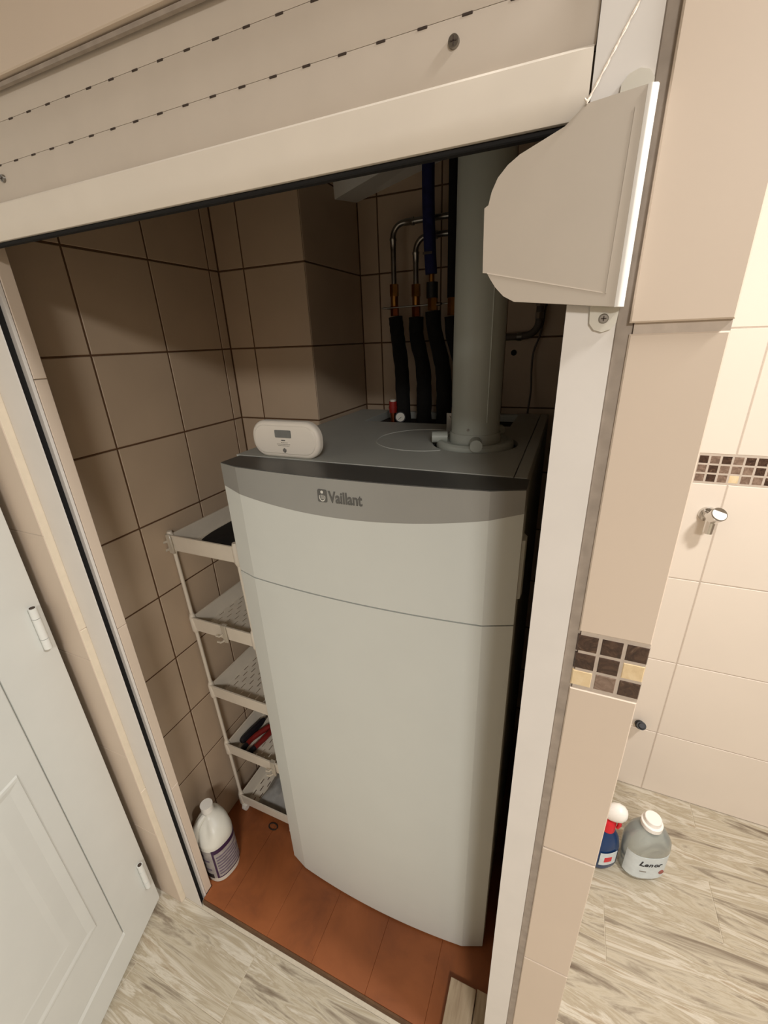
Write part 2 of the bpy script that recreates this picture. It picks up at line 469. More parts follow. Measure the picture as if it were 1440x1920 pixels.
# floor tiles: long planks, half bond
yb = [0.905 + 0.158 * k for k in range(-21, 4)]
for i, (a, b) in enumerate(zip(yb, yb[1:])):
    if a > YB: break
    k0 = 0.563 if (i % 2 == 1) else 0.268
    x = k0 - 0.59 * 4
    while x < XR1:
        x0, x1 = max(x, XR0 - 0.03), min(x + 0.59, XR1)
        if x1 - x0 > 0.05 and a > YF - 0.05:
            if b <= 0.44 or x1 > 0.12:
                tile('floor_tile', 'floor_stone', floor, (0, 0, -0.0015), X_, Y_, Z_, x0 if b <= 0.44 else max(x0, 0.113), x1, a, min(b, YR), 0.0015, 0.0022, 0.0006)
        x += 0.59

# painted board platform inside the cupboard
plat = thing('platform', (-0.42, 0.9, 0.0), 'low rust orange painted board platform under the boiler', 'platform')
ZP = 0.023
px = [-0.9395, -0.757, -0.603, -0.458, -0.300, -0.145, 0.0098]
for a, b in zip(px, px[1:]):
    if a < -0.9:
        bm = bmesh.new(); prism(bm, [(a + 0.0002, 0.4815), (-0.8345, 0.4815), (-0.8345, 0.4445), (b - 0.0002, 0.4445), (b - 0.0002, 1.06), (a + 0.0002, 1.06)], 'z', 0.0005, ZP)
        finish('board', bm, 'platform_paint', plat)
        continue
    bm = bmesh.new(); box(bm, a + 0.0002, b - 0.0002, 0.4815 if a < -0.83 else 0.4445, 1.06 if b < -0.655 else YB - 0.001, 0.0005, ZP, 0.0006)
    finish('board', bm, 'platform_paint', plat)
B('front_strip', 'platform_edge', plat, -0.8345, 0.0150, 0.4395, 0.4440, 0.0005, ZP - 0.003)

# ------------------------------------------------------------------ door
d0 = Vector((-0.970, 0.402, 0.0)); dd = Vector((0.316, -0.949, 0)).normalized(); dn = Vector((-dd.y, dd.x, 0))
MD = Matrix(((dd.x, dn.x, 0, d0.x), (dd.y, dn.y, 0, d0.y), (0, 0, 1, 0), (0, 0, 0, 1)))
door = thing('door_1', d0, 'white panelled door leaf standing ajar beside the cupboard', 'door')
door['kind'] = 'structure'
LW, LZ0, LZ1 = 0.80, 0.010, 2.00
def rect(u0, u1, z0, z1, nn):
    return [MD @ Vector((u0, nn, z0)), MD @ Vector((u1, nn, z0)), MD @ Vector((u1, nn, z1)), MD @ Vector((u0, nn, z1))]
def rings(*spec):
    bm = bmesh.new(); loft(bm, [rect(*s) for s in spec]); return bm
gi = (0.130, LW - 0.130, 0.118, LZ1 - 0.12)
def inset(r, d, nn): return (r[0] + d, r[1] - d, r[2] + d, r[3] - d, nn)
bm = rings((0, LW, LZ0, LZ1, -0.040), (0, LW, LZ0, LZ1, -0.002), inset((0, LW, LZ0, LZ1), 0.002, 0.0), (gi[0] - 0.003, gi[1] + 0.003, gi[2] - 0.0150, gi[3] + 0.0150, 0.0), (gi[0] - 0.003, gi[1] + 0.003, gi[2] - 0.003, gi[3] + 0.003, -0.0035), (gi[0] - 0.003, gi[1] + 0.003, gi[2] - 0.003, gi[3] + 0.003, -0.009), (gi[0], gi[1], gi[2], gi[3], -0.009), (gi[0], gi[1], gi[2], gi[3], -0.0008), inset(gi, 0.002, 0.0))
finish('leaf', bm, 'door_white', door)
for z0, z1 in ((0.263, 0.780), (0.930, 1.735)):
    r = (0.178, LW - 0.178, z0, z1)
    bm = rings((r[0] - 0.004, r[1] + 0.004, r[2] - 0.010, r[3] + 0.010, -0.003), (r[0] - 0.004, r[1] + 0.004, r[2] - 0.010, r[3] + 0.010, 0.0002), (r[0] - 0.002, r[1] + 0.002, r[2] - 0.006, r[3] + 0.006, 0.0022), inset(r, 0.000, 0.0022), (r[0] + 0.020, r[1] - 0.020, r[2] + 0.010, r[3] - 0.010, 0.0006), inset(r, 0.056, 0.0010), (r[0] + 0.070, r[1] - 0.070, r[2] + 0.062, r[3] - 0.062, 0.0004), inset(r, 0.074, 0.0004))
    finish('moulded_panel', bm, 'door_white', door)
for zc in (0.169, 1.027, 1.80):
    bm = bmesh.new()
    P = lambda a: MD @ Vector((0.026, 0.007, a))
    cyl(bm, P(zc - 0.050), P(zc - 0.026), 0.0075, 18)
    cyl(bm, P(zc - 0.0245), P(zc + 0.0245), 0.0075, 18)
    cyl(bm, P(zc + 0.026), P(zc + 0.050), 0.0075, 18)
    hg = finish('hinge', bm, 'door_white', door, 40)
    bm = bmesh.new(); cyl(bm, P(zc - 0.0505), P(zc + 0.0512), 0.0052, 14)
    finish('hinge_pin', bm, 'slot_dark', hg, 40)
bm = bmesh.new()
hpt = lambda u, nn, zz: MD @ Vector((u, nn, zz))
tube(bm, [hpt(LW - 0.06, 0, 1.03), hpt(LW - 0.06, 0.045, 1.03), hpt(LW - 0.07, 0.055, 1.03), hpt(LW - 0.18, 0.055, 1.03)], 0.009, 12)
finish('door_handle', bm, 'handle_metal', door, 40)
bm = bmesh.new()
box(bm, XR0 - 0.125, XR0 - 0.032, DY1, DY1 + 0.011, 0, DZ); box(bm, XR0 - 0.125, XR0 - 0.032, DY0 - 0.04, DY0, 0, DZ); box(bm, XR0 - 0.125, XR0 - 0.032, DY0 - 0.04, DY1 + 0.011, DZ, DZ + 0.03)
finish('door_frame', bm, 'door_white', door)

# ------------------------------------------------------------------ roller shutter
def rail(name, x0, x1, side, label):
    r = thing(name, ((x0 + x1) / 2, 0.444, 0.0), label, 'shutter rail', 'shutter guide rails')
    bm = bmesh.new()
    y0, y1 = D, 0.4555
    if side > 0:   # slot opens towards +x
        prof = [(x0, y0), (x1, y0), (x1, y0 + 0.0022), (x1 - 0.022, y0 + 0.0022), (x1 - 0.022, y1 - 0.0055), (x1, y1 - 0.0055), (x1, y1), (x0, y1)]
    else:
        prof = [(x1, y0), (x0, y0), (x0, y0 + 0.0022), (x0 + 0.022, y0 + 0.0022), (x0 + 0.022, y1 - 0.0055), (x0, y1 - 0.0055), (x0, y1), (x1, y1)]
    prism(bm, prof, 'z', 0.0005, 2.46)
    finish('profile', bm, 'rail_white', r)
    xa, xb = (x1 - 0.0218, x1 - 0.010) if side > 0 else (x0 + 0.010, x0 + 0.0218)
    B('slot_fill', 'black_gap', r, xa, xb, y0 + 0.0024, y1 - 0.0057, 0.002, 1.70)  # black fill stands in for the dark inside the slot
    return r
rail('shutter_rail', -0.8992, -0.836, 1, 'white shutter guide rail with a dark slot next to the white door')
rail('shutter_rail', -0.010, 0.0300, -1, 'white shutter guide rail against the tiled pier with the marble band')
bm = bmesh.new(); box(bm, 0.0302, 0.0437, 0.4355, 0.4400, 0.0005, 2.46, 0.001)
tag(finish('trim_2', bm, 'sealant_grey'), 'grey sealant strip between the rail and the tiled pier', 'trim', kind='structure')

cur = thing('shutter_curtain', (-0.42, 0.4395, 1.704), 'cream slatted roller shutter raised to the top of the cupboard', 'roller shutter')
SX0, SX1 = -0.8355, -0.0105
PIT = 0.0395
for k in range(9):
    z0 = 1.7470 + k * PIT
    bm = bmesh.new()
    prof = []
    for i in range(9):
        t = i / 8
        prof.append((0.4385 - 0.0014 * math.sin(math.pi * min(1, t * 1.02)) ** 0.7 if 0 < i < 8 else 0.4385, z0 + 0.0002 + t * (PIT - 0.0004)))
    prof += [(0.4455, z0 + PIT - 0.0002), (0.4455, z0 + 0.0002)]
    prism(bm, prof, 'x', SX0, SX1)
    s = finish('slat', bm, 'slat_cream', cur, 25)
    if k in (0, 1, 2):
        x = -0.686 + (0.0 if k == 0 else 0.013) - 0.0363 * 4
        while x < -0.02:
            bm = bmesh.new(); box(bm, x - 0.0042, x + 0.0042, 0.4378, 0.4400, z0 + PIT - 0.0016, z0 + PIT + 0.0004, 0.0004)
            finish('light_slot', bm, 'slot_dark', s)
            x += 0.0363
prof = [(0.4465, 1.7045), (0.4340, 1.7045), (0.4333, 1.7060), (0.4325, 1.722), (0.4333, 1.7445), (0.4355, 1.7468), (0.4465, 1.7468)]
bm = bmesh.new(); prism(bm, prof, 'x', -0.8345, -0.0115)
finish('bottom_bar', bm, 'bar_white', cur, 25)
B('rubber_seal', 'black_gap', cur, SX0, SX1, 0.4375, 0.4460, 1.7000, 1.7044, 0.001)
for sx in (-0.115, -0.720):
    bm = bmesh.new(); cyl(bm, (sx, 0.4395, 1.7712), (sx, 0.4345, 1.7712), 0.0050, 18, 0.0042)
    s = finish('stop_screw', bm, 'steel', cur, 40)
    bm = bmesh.new(); box(bm, sx - 0.0028, sx + 0.0028, 0.4341, 0.4347, 1.7708, 1.7716); box(bm, sx - 0.0004, sx + 0.0004, 0.4341, 0.4347, 1.7684, 1.7740)
    finish('screw_cross', bm, 'slot_dark', s)

# chamfered cover plate hanging on the right rail
yp_ = 0.4215
def pl(x, z): k = yp_ / D; return (x * k, H + (z - H) * k)
plate = thing('cover_plate', (0.0, yp_, 1.575), 'cream chamfered cover plate hung in front of the shutter rail by clear brackets', 'cover plate')
out = [(0.0285, 1.5745), (-0.0545, 1.5835), (-0.064, 1.5885), (-0.0715, 1.596), (-0.0765, 1.603), (-0.0795, 1.608), (-0.0835, 1.6085), (-0.0845, 1.657), (-0.0812, 1.659), (-0.0790, 1.668), (-0.0745, 1.677), (-0.067, 1.6845), (-0.058, 1.690), (-0.026, 1.7020), (-0.0125, 1.7130), (0.0275, 1.7165)]
bm = bmesh.new(); prism(bm, [pl(*p) for p in out], 'y', yp_, yp_ + 0.0022)
finish('plate', bm, 'plate_cream', plate)
bm = bmesh.new()
a = pl(0.0278, 1.5745); b = pl(0.0278, 1.7165)
prism(bm, [(a[0] - 0.0010, yp_ - 0.0002), (a[0] + 0.0012, yp_ - 0.0012), (a[0] + 0.0050, yp_ + 0.0004), (a[0] + 0.0062, yp_ + 0.0030), (a[0] + 0.0062, yp_ + 0.0095), (a[0] + 0.0045, yp_ + 0.0095), (a[0] + 0.0040, yp_ + 0.0040), (a[0] - 0.0010, yp_ + 0.0021)], 'z', a[1], b[1])
finish('side_flange', bm, 'cap_white', plate, 50)  # white stands in for the light this outward edge catches
bm = bmesh.new(); a1 = pl(0.0185, 1.585); b1 = pl(0.0205, 1.705)
prism(bm, [(a1[0], a1[1]), (a1[0] + 0.0012, a1[1]), (b1[0] + 0.0012, b1[1]), (b1[0], b1[1])], 'y', yp_ - 0.0004, yp_ + 0.001)
finish('fold_line', bm, 'plate_cream', plate)
bm = bmesh.new(); a1 = pl(-0.0795, 1.6083); b1 = pl(0.0165, 1.5862)
prism(bm, [(a1[0], a1[1]), (a1[0], a1[1] - 0.0009), (b1[0], b1[1] - 0.0007), (b1[0], b1[1])], 'y', yp_ - 0.0003, yp_ + 0.001)
finish('fold_line', bm, 'slat_cream', plate)
for zc, up, lab in ((1.5660, -1, 'clear plastic bracket screwed to the rail under the cream cover plate'), (1.7150, 1, 'clear plastic bracket on the rail above the cream cover plate')):
    br = thing('plastic_bracket', (0.0195, 0.431, zc), lab, 'bracket', 'clear brackets of the cover plate')
    poly = [(0.0085, zc - up * 0.010), (0.0310, zc - up * 0.010), (0.0300, zc + up * 0.0035), (0.0265, zc + up * 0.0085), (0.0200, zc + up * 0.0105), (0.0135, zc + up * 0.0085), (0.0095, zc + up * 0.0035)]
    bm = bmesh.new(); prism(bm, poly, 'y', 0.4305, 0.4328)
    finish('tab', bm, 'plastic_clear', br)
    bm = bmesh.new(); box(bm, 0.0085, 0.0310, 0.4240, 0.4304, zc - up * 0.010 - 0.001, zc - up * 0.010 + 0.001)
    finish('ledge', bm, 'plastic_clear', br)
    if up < 0:
        bm = bmesh.new(); cyl(bm, (0.0200, 0.4305, zc), (0.0200, 0.4285, zc), 0.0040, 18, 0.0030)
        s = finish('screw', bm, 'steel', br, 40)
        bm = bmesh.new(); box(bm, 0.0180, 0.0220, 0.4281, 0.4286, zc - 0.0004, zc + 0.0004); box(bm, 0.0196, 0.0204, 0.4281, 0.4286, zc - 0.002, zc + 0.002)
        finish('screw_cross', bm, 'slot_dark', s)
# cord
cd = thing('pull_cord', (-0.012, 0.42, 1.715), 'thin white twisted cord rising from the cream cover plate', 'cord')
c0, c1 = pl(-0.0120, 1.7135), pl(0.0130, 1.7600)
ca = Vector((c0[0], yp_ - 0.001, c0[1])); cb = Vector((c1[0], yp_ - 0.001, c1[1]))
for ph in (0, math.pi):
    pts = []
    e = cb + (cb - ca) * 1.9
    for i in range(90):
        t = i / 89
        p = ca.lerp(e, t)
        pts.append((p.x + 0.00055 * math.cos(ph + i * 0.55), p.y + 0.00055 * math.sin(ph + i * 0.55), p.z))
    bm = bmesh.new(); tube(bm, pts, 0.0006, 6)
    finish('strand', bm, 'cord_white', cd, 60)
bm = bmesh.new(); tube(bm, [(ca.x - 0.002, ca.y, ca.z + 0.0022), (ca.x, ca.y - 0.0008, ca.z - 0.0005), (ca.x + 0.0015, ca.y, ca.z + 0.002)], [0.0006, 0.0013, 0.0006], 8)
finish('knot', bm, 'cord_white', cd, 60)
e = cb + (cb - ca) * 1.9
bm = bmesh.new(); cyl(bm, (e.x, 0.431, e.z), (e.x, 0.418, e.z), 0.003, 12)
finish('cord_peg', bm, 'cap_white', cd, 40)

# ------------------------------------------------------------------ boiler
ZB, ZT = 0.030, 1.3355
BX0, BX1 = -0.652, -0.046
boi = thing('boiler', (-0.35, 0.98, ZP), 'tall white floor-standing boiler with a silver band across its front', 'boiler')
def front_y(x):
    if x < -0.590: return 0.624 + ( -0.590 - x) / 0.052 * 0.017
    if x > -0.093: return 0.6245 + (x + 0.093) / 0.051 * 0.0205
    return 0.6100 + 0.0145 * ((x + 0.3415) / 0.2485) ** 2
fx = [-0.642, -0.590] + [-0.590 + (0.497) * i / 26 for i in range(1, 27)] + [-0.042]
def wave(x): return 1.2605 + 0.335 * (x + 0.365) ** 2
def front_piece(name, m, zlo, zhi, yback, dy=0.0):
    bm = bmesh.new()
    xs = fx
    fl = [bm.verts.new((x, front_y(x) + dy, zlo(x))) for x in xs]; fh = [bm.verts.new((x, front_y(x) + dy, zhi(x))) for x in xs]
    bl = [bm.verts.new((x, yback, zlo(x))) for x in xs]; bh = [bm.verts.new((x, yback, zhi(x))) for x in xs]
    for i in range(len(xs) - 1):
        bm.faces.new((fl[i], fl[i + 1], fh[i + 1], fh[i])); bm.faces.new((bl[i], bh[i], bh[i + 1], bl[i + 1]))
        bm.faces.new((fh[i], fh[i + 1], bh[i + 1], bh[i])); bm.faces.new((fl[i], bl[i], bl[i + 1], fl[i + 1]))
    bm.faces.new((fl[0], fh[0], bh[0], bl[0])); bm.faces.new((fl[-1], bl[-1], bh[-1], fh[-1]))
    return finish(name, bm, m, boi, 9)
front_piece('lower_front_panel', 'boiler_white', lambda x: ZB, lambda x: 1.0812, 0.690)
front_piece('upper_front_panel', 'boiler_white', lambda x: 1.0842, wave, 0.690)
band = front_piece('silver_band', 'boiler_silver', lambda x: wave(x) + 0.0002, lambda x: 1.3345, 0.690, -0.0004)
front_piece('band_top', 'boiler_silver_dark', lambda x: 1.3347, lambda x: 1.3357, 0.699, 0.0012)
B('gap_filler', 'slot_dark', boi, -0.630, -0.056, 0.656, 0.690, ZB + 0.002, 1.330)
B('body', 'boiler_grey', boi, BX0, BX1, 0.700, 1.345, ZB + 0.006, 1.312, 0.003)
# top cover with its round opening, plus the narrow side strips
HX, HY, HR = -0.180, 0.930, 0.093
bm = bmesh.new()
x0, x1, y0, y1 = -0.6515, -0.0685, 0.7005, 1.130
seg = 48
inner = [(HX + HR * math.cos(2 * math.pi * k / seg), HY + HR * math.sin(2 * math.pi * k / seg)) for k in range(seg)]
def onrect(k):
    a = 2 * math.pi * k / seg; c, s = math.cos(a), math.sin(a)
    t = min(((x1 - HX) / c) if c > 1e-6 else ((x0 - HX) / c) if c < -1e-6 else 9, ((y1 - HY) / s) if s > 1e-6 else ((y0 - HY) / s) if s < -1e-6 else 9)
    return (HX + c * t, HY + s * t)
outer = [onrect(k) for k in range(seg)]
for cx, cy in ((x0, y0), (x1, y0), (x1, y1), (x0, y1)):
    i = min(range(seg), key=lambda k: (outer[k][0] - cx) ** 2 + (outer[k][1] - cy) ** 2); outer[i] = (cx, cy)
Vt = {}
for nm, ring in (('i', inner), ('o', outer)):
    for zz in (1.326, ZT + 0.0015):
        Vt[nm, zz] = [bm.verts.new((p[0], p[1], zz)) for p in ring]
za, zb_ = 1.326, ZT + 0.0015
for k in range(seg):
    j = (k + 1) % seg
    bm.faces.new((Vt['i', zb_][k], Vt['o', zb_][k], Vt['o', zb_][j], Vt['i', zb_][j])); bm.faces.new((Vt['i', za][k], Vt['i', za][j], Vt['o', za][j], Vt['o', za][k]))
    bm.faces.new((Vt['o', za][k], Vt['o', za][j], Vt['o', zb_][j], Vt['o', zb_][k])); bm.faces.new((Vt['i', za][k], Vt['i', zb_][k], Vt['i', zb_][j], Vt['i', za][j]))
finish('top_cover', bm, 'boiler_grey', boi)
B('top_side_strip', 'boiler_grey', boi, -0.0670, BX1, 0.7005, 1.345, 1.313, ZT + 0.0010, 0.001)
B('top_side_strip', 'boiler_grey', boi, BX0, -0.548, 1.1315, 1.345, 1.313, ZT + 0.0010, 0.001)
B('top_rear_strip', 'boiler_grey', boi, -0.130, -0.0685, 1.1315, 1.345, 1.313, ZT + 0.0005, 0.001)
B('top_rear_strip', 'boiler_grey', boi, -0.5475, -0.1305, 1.325, 1.345, 1.313, ZT - 0.001, 0.001)
B('opening_floor', 'dark_brown', boi, -0.5475, -0.1305, 1.131, 1.3245, 1.3122, 1.3135)  # dark colour stands in for the shade down in the recess
bm = bmesh.new(); cyl(bm, (HX, HY, 1.3125), (HX, HY, 1.3150), HR - 0.001, 40)
finish('flue_well', bm, 'black_gap', boi)
# embossed round knock-out beside the flue
bm = bmesh.new()
cx, cy, r = -0.298, 0.938, 0.113
pts = [(cx + r * math.cos(math.radians(a)), cy + r * math.sin(math.radians(a)), ZT + 0.0008) for a in range(58, 306, 6)]
pts = [p for p in pts if math.hypot(p[0] - HX, p[1] - HY) > HR + 0.004]
tube(bm, pts, 0.0022, 8)
finish('embossed_ring', bm, 'boiler_grey', boi, 50)
# side clip
bm = bmesh.new(); prism(bm, [(-0.0425, 0.657), (-0.0370, 0.660), (-0.0355, 0.678), (-0.0425, 0.690)], 'z', 1.130, 1.243)
finish('side_clip', bm, 'boiler_white', boi)
for fxp in (-0.60, -0.10):
    for fyp in (0.74, 1.28):
        bm = bmesh.new(); cyl(bm, (fxp, fyp, ZP), (fxp, fyp, ZB + 0.008), 0.022, 16)
        finish('foot', bm, 'rubber_black', boi, 40)
# logo
ly = 0.6093
def logo_M(x, z): return Matrix.Translation((x, ly, z)) @ FACE
text_mesh('logo_text', 'Vaillant', 0.0300, 'logo_grey', band, logo_M(-0.3728, 1.2905), 0.0005, 0.0007, 0, 0.74)
lg = bmesh.new(); prism(lg, rrect(-0.3955, -0.3765, 1.2892, 1.3132, 0.003), 'y', ly - 0.0003, ly + 0.001)
em_ = finish('logo_emblem', lg, 'logo_grey', band)
bm = bmesh.new()
for a in range(26):
    t0, t1 = math.radians(-205 + a * 230 / 26), math.radians(-205 + (a + 1) * 230 / 26)
    q = [(-0.3860 + rr * 0.82 * math.cos(t), 1.2990 + rr * 1.05 * math.sin(t)) for rr, t in ((0.0078, t0), (0.0078, t1), (0.0062, t1), (0.0062, t0))]
    prism(bm, q, 'y', ly - 0.0007, ly)
box(bm, -0.3890, -0.3882, ly - 0.0007, ly, 1.2950, 1.3030); box(bm, -0.3865, -0.3857, ly - 0.0007, ly, 1.2950, 1.3035); box(bm, -0.3840, -0.3832, ly - 0.0007, ly, 1.2950, 1.3030)
cyl(bm, (-0.3860, ly, 1.3085), (-0.3860, ly - 0.0007, 1.3085), 0.0028, 18)
finish('emblem_figure', bm, 'logo_white', em_)

# ------------------------------------------------------------------ flue
fl = thing('flue_pipe', (HX, HY, 1.3155), 'wide pale grey flue pipe rising from the boiler top', 'flue pipe')
bm = bmesh.new(); cyl(bm, (HX, HY, 1.350), (HX, HY, 2.44), 0.0515, 48)
tb = finish('tube', bm, 'flue_grey', fl, 40)
bm = bmesh.new()
prof = [(0.060, 1.3155), (0.083, 1.3155), (0.084, 1.336), (0.0825, 1.343), (0.078, 1.347), (0.072, 1.3475), (0.068, 1.343), (0.0555, 1.342), (0.0545, 1.362), (0.0530, 1.364), (0.050, 1.364)]
loft(bm, [[(HX + r * math.cos(2 * math.pi * k / 48), HY + r * math.sin(2 * math.pi * k / 48), z) for k in range(48)] for r, z in prof])
finish('base_collar', bm, 'flue_grey', fl, 35)
for ang in (196, 283, 62, 120):
    a = math.radians(ang); dx, dy = math.cos(a), math.sin(a)
    bm = bmesh.new(); cyl(bm, (HX + dx * 0.060, HY + dy * 0.060, 1.351), (HX + dx * 0.094, HY + dy * 0.094, 1.351), 0.0125, 22)
    finish('test_port_cap', bm, 'flue_grey', fl, 40)
bm = bmesh.new(); a = math.radians(-52)
box(bm, HX + 0.0515 * math.cos(a) - 0.001, HX + 0.0515 * math.cos(a) + 0.001, HY + 0.0515 * math.sin(a) - 0.001, HY + 0.0515 * math.sin(a) + 0.001, 1.39, 1.64)
finish('pipe_seam', bm, 'flue_grey', tb)
for zz, aa in ((1.375, -95), (1.90, -112), (2.0, -60)):
    a = math.radians(aa)
    bm = bmesh.new(); cyl(bm, (HX + 0.050 * math.cos(a), HY + 0.050 * math.sin(a), zz), (HX + 0.0535 * math.cos(a), HY + 0.0535 * math.sin(a), zz), 0.0026, 10)
    finish('screw', bm, 'steel', tb)
bk = thing('metal_bracket', (-0.252, 0.985, ZT + 0.002), 'small perforated metal strap standing beside the flue base', 'bracket')
bm = bmesh.new(); box(bm, -0.259, -0.2465, 0.984, 0.986, ZT + 0.002, 1.392, 0.0006)
finish('strap', bm, 'steel', bk)
for zz in (1.348, 1.382):
    bm = bmesh.new(); cyl(bm, (-0.2527, 0.9845, zz), (-0.2527, 0.9805, zz), 0.0036, 12)
    finish('bolt', bm, 'steel', bk, 40)

# ------------------------------------------------------------------ carbon monoxide alarm
al = thing('gas_alarm', (-0.5225, 0.716, ZT + 0.0015), 'white rounded gas alarm with a small grey display on the boiler top', 'alarm')
ax0, ax1, az0, az1 = -0.6045, -0.4410, ZT + 0.0015, 1.4125
ay = 0.703
bm = bmesh.new()
def ar(d, y): return [(p[0], y, p[1]) for p in rrect(ax0 + d, ax1 - d, az0 + d, az1 - d, 0.0335 - d * 1.0, 8)]
loft(bm, [ar(0.006, ay + 0.019), ar(0.0, ay + 0.016), ar(0.0, ay + 0.007), ar(0.0012, ay + 0.004), ar(0.0045, ay + 0.0012), ar(0.0075, ay + 0.0006)])
finish('case', bm, 'alarm_white', al, 30)
bm = bmesh.new(); loft(bm, [ar(0.0085, ay + 0.004), ar(0.0085, ay + 0.0002), ar(0.0100, ay - 0.0010), ar(0.016, ay - 0.0014)])
finish('face_plate', bm, 'alarm_white', al, 30)
bm = bmesh.new(); prism(bm, rrect(-0.5430, -0.5040, 1.3795, 1.3950, 0.002), 'y', ay - 0.0022, ay)
finish('display', bm, 'lcd_grey', al)
bm = bmesh.new(); box(bm, -0.5290, -0.5195, ay - 0.0019, ay, 1.3735, 1.3750); finish('indicator', bm, 'ink_dark', al)
bm = bmesh.new()
rr = random.Random(2)
for row, (xa, xb, zz) in enumerate(((-0.5300, -0.5150, 1.3690), (-0.5400, -0.5105, 1.3655), (-0.5380, -0.5120, 1.3625))):
    x = xa
    while x < xb:
        w = rr.uniform(0.0012, 0.003); box(bm, x, x + w, ay - 0.0017, ay, zz, zz + 0.0010); x += w + 0.0011
finish('printed_text', bm, 'print_grey', al)
for i, (dx, hh) in enumerate(((-0.0036, 0.0026), (-0.0018, 0.0042), (0, 0.0052), (0.0018, 0.0042), (0.0036, 0.0026))):
    bm = bmesh.new(); box(bm, -0.5235 + dx - 0.0005, -0.5235 + dx + 0.0005, ay - 0.0018, ay, 1.3535 - hh, 1.3535 + hh)
    finish('speaker_slot', bm, 'ink_dark', al)

# ------------------------------------------------------------------ pipework
def pipe(name, label, pts, r, m, group=None, seg=14):
    o = thing(name, pts[-1], label, 'pipe', group)
    return o
def fitting(parent, name, m, x, y, z0, z1, r, seg=6):
    bm = bmesh.new(); cyl(bm, (x, y, z0), (x, y, z1), r, seg)
    return finish(name, bm, m, parent, 40 if seg > 8 else None)
PY = 1.330
def arc_pts(cx, cz, r, a0, a1, y, n=8):
    return [(cx + r * math.cos(math.radians(a0 + (a1 - a0) * k / n)), y, cz + r * math.sin(math.radians(a0 + (a1 - a0) * k / n))) for k in range(n + 1)]
def steel_pipe(xv, zh, zend, label):
    o = thing('steel_pipe', (xv, PY, zend), label, 'pipe', 'steel pipes at the back of the cupboard')
    R_ = 0.034
    pts = [(0.004, PY, zh + 0.004), (xv + R_ + 0.002, PY, zh)] + arc_pts(xv + R_, zh - R_, R_, 90, 180, PY) + [(xv, PY, zend)]
    bm = bmesh.new(); tube(bm, pts, 0.0078, 14); finish('tube', bm, 'steel', o, 40)
    for p0, p1 in (((xv + R_ + 0.030, PY, zh), (xv + R_ + 0.002, PY, zh)), ((xv, PY, zh - R_ - 0.002), (xv, PY, zh - R_ - 0.028))):
        bm = bmesh.new(); tube(bm, [p0, tuple((p0[i] * 0.8 + p1[i] * 0.2) for i in range(3)), tuple((p0[i] * 0.7 + p1[i] * 0.3) for i in range(3)), p1], [0.0105, 0.0105, 0.0088, 0.0088], 14); finish('press_sleeve', bm, 'steel', o, 40)
    fitting(o, 'compression_nut', 'brass', xv, PY, zend - 0.028, zend + 0.004, 0.0135)
    fitting(o, 'valve_body', 'brass', xv, PY, zend - 0.055, zend - 0.028, 0.0115, 14)
    fitting(o, 'lower_nut', 'copper', xv, PY, zend - 0.082, zend - 0.055, 0.0130)
    return o
steel_pipe(-0.519, 1.862, 1.705, 'steel pipe bending down beside the tiled breast, the outer of the two')
steel_pipe(-0.450, 1.822, 1.700, 'shorter steel pipe bending down next to the blue insulated pipe')
o = thing('insulated_pipe', (-0.392, 1.295, 1.63), 'upright pipe in dark blue foam insulation between the steel pipes and flue', 'pipe')
bm = bmesh.new(); tube(bm, smooth_path([(-0.399, 1.284, 2.02), (-0.399, 1.285, 1.90), (-0.396, 1.288, 1.80), (-0.392, 1.292, 1.722)]), 0.0165, 18); finish('blue_foam', bm, 'foam_blue', o, 40)
bm = bmesh.new(); box(bm, -0.410, -0.384, 1.2705, 1.2725, 1.768, 1.774); finish('foam_tape', bm, 'cable_grey', o)
fitting(o, 'stub', 'brass', -0.391, 1.293, 1.700, 1.724, 0.008, 12)
fitting(o, 'black_coupling', 'rubber_black', -0.390, 1.295, 1.662, 1.702, 0.0165, 16)
fitting(o, 'valve_body', 'brass', -0.388, 1.296, 1.630, 1.662, 0.0150)
bm = bmesh.new(); cyl(bm, (-0.388, 1.296, 1.642), (-0.362, 1.288, 1.646), 0.0045, 10); finish('lever', bm, 'steel', o, 40)
o = thing('insulated_pipe', (-0.335, 1.300, 1.63), 'dark insulated pipe mostly hidden behind the flue', 'pipe')
bm = bmesh.new(); cyl(bm, (-0.335, 1.300, 2.05), (-0.333, 1.300, 1.66), 0.0140, 16); finish('black_foam', bm, 'foam_black', o, 40)
fitting(o, 'valve_body', 'brass', -0.333, 1.300, 1.615, 1.660, 0.0125)
# threaded rod clamping the pipes
o = thing('mounting_rod', (-0.44, 1.312, 1.646), 'thin metal rod running across the four pipes', 'rod')
bm = bmesh.new(); cyl(bm, (-0.552, 1.310, 1.6445), (-0.320, 1.310, 1.6475), 0.0022, 10); finish('rod', bm, 'steel', o, 40)
for xx in (-0.545, -0.326):
    bm = bmesh.new(); cyl(bm, (xx, 1.310, 1.6458), (xx, YB - 0.0005, 1.6458), 0.0028, 10); finish('standoff', bm, 'steel', o, 40)
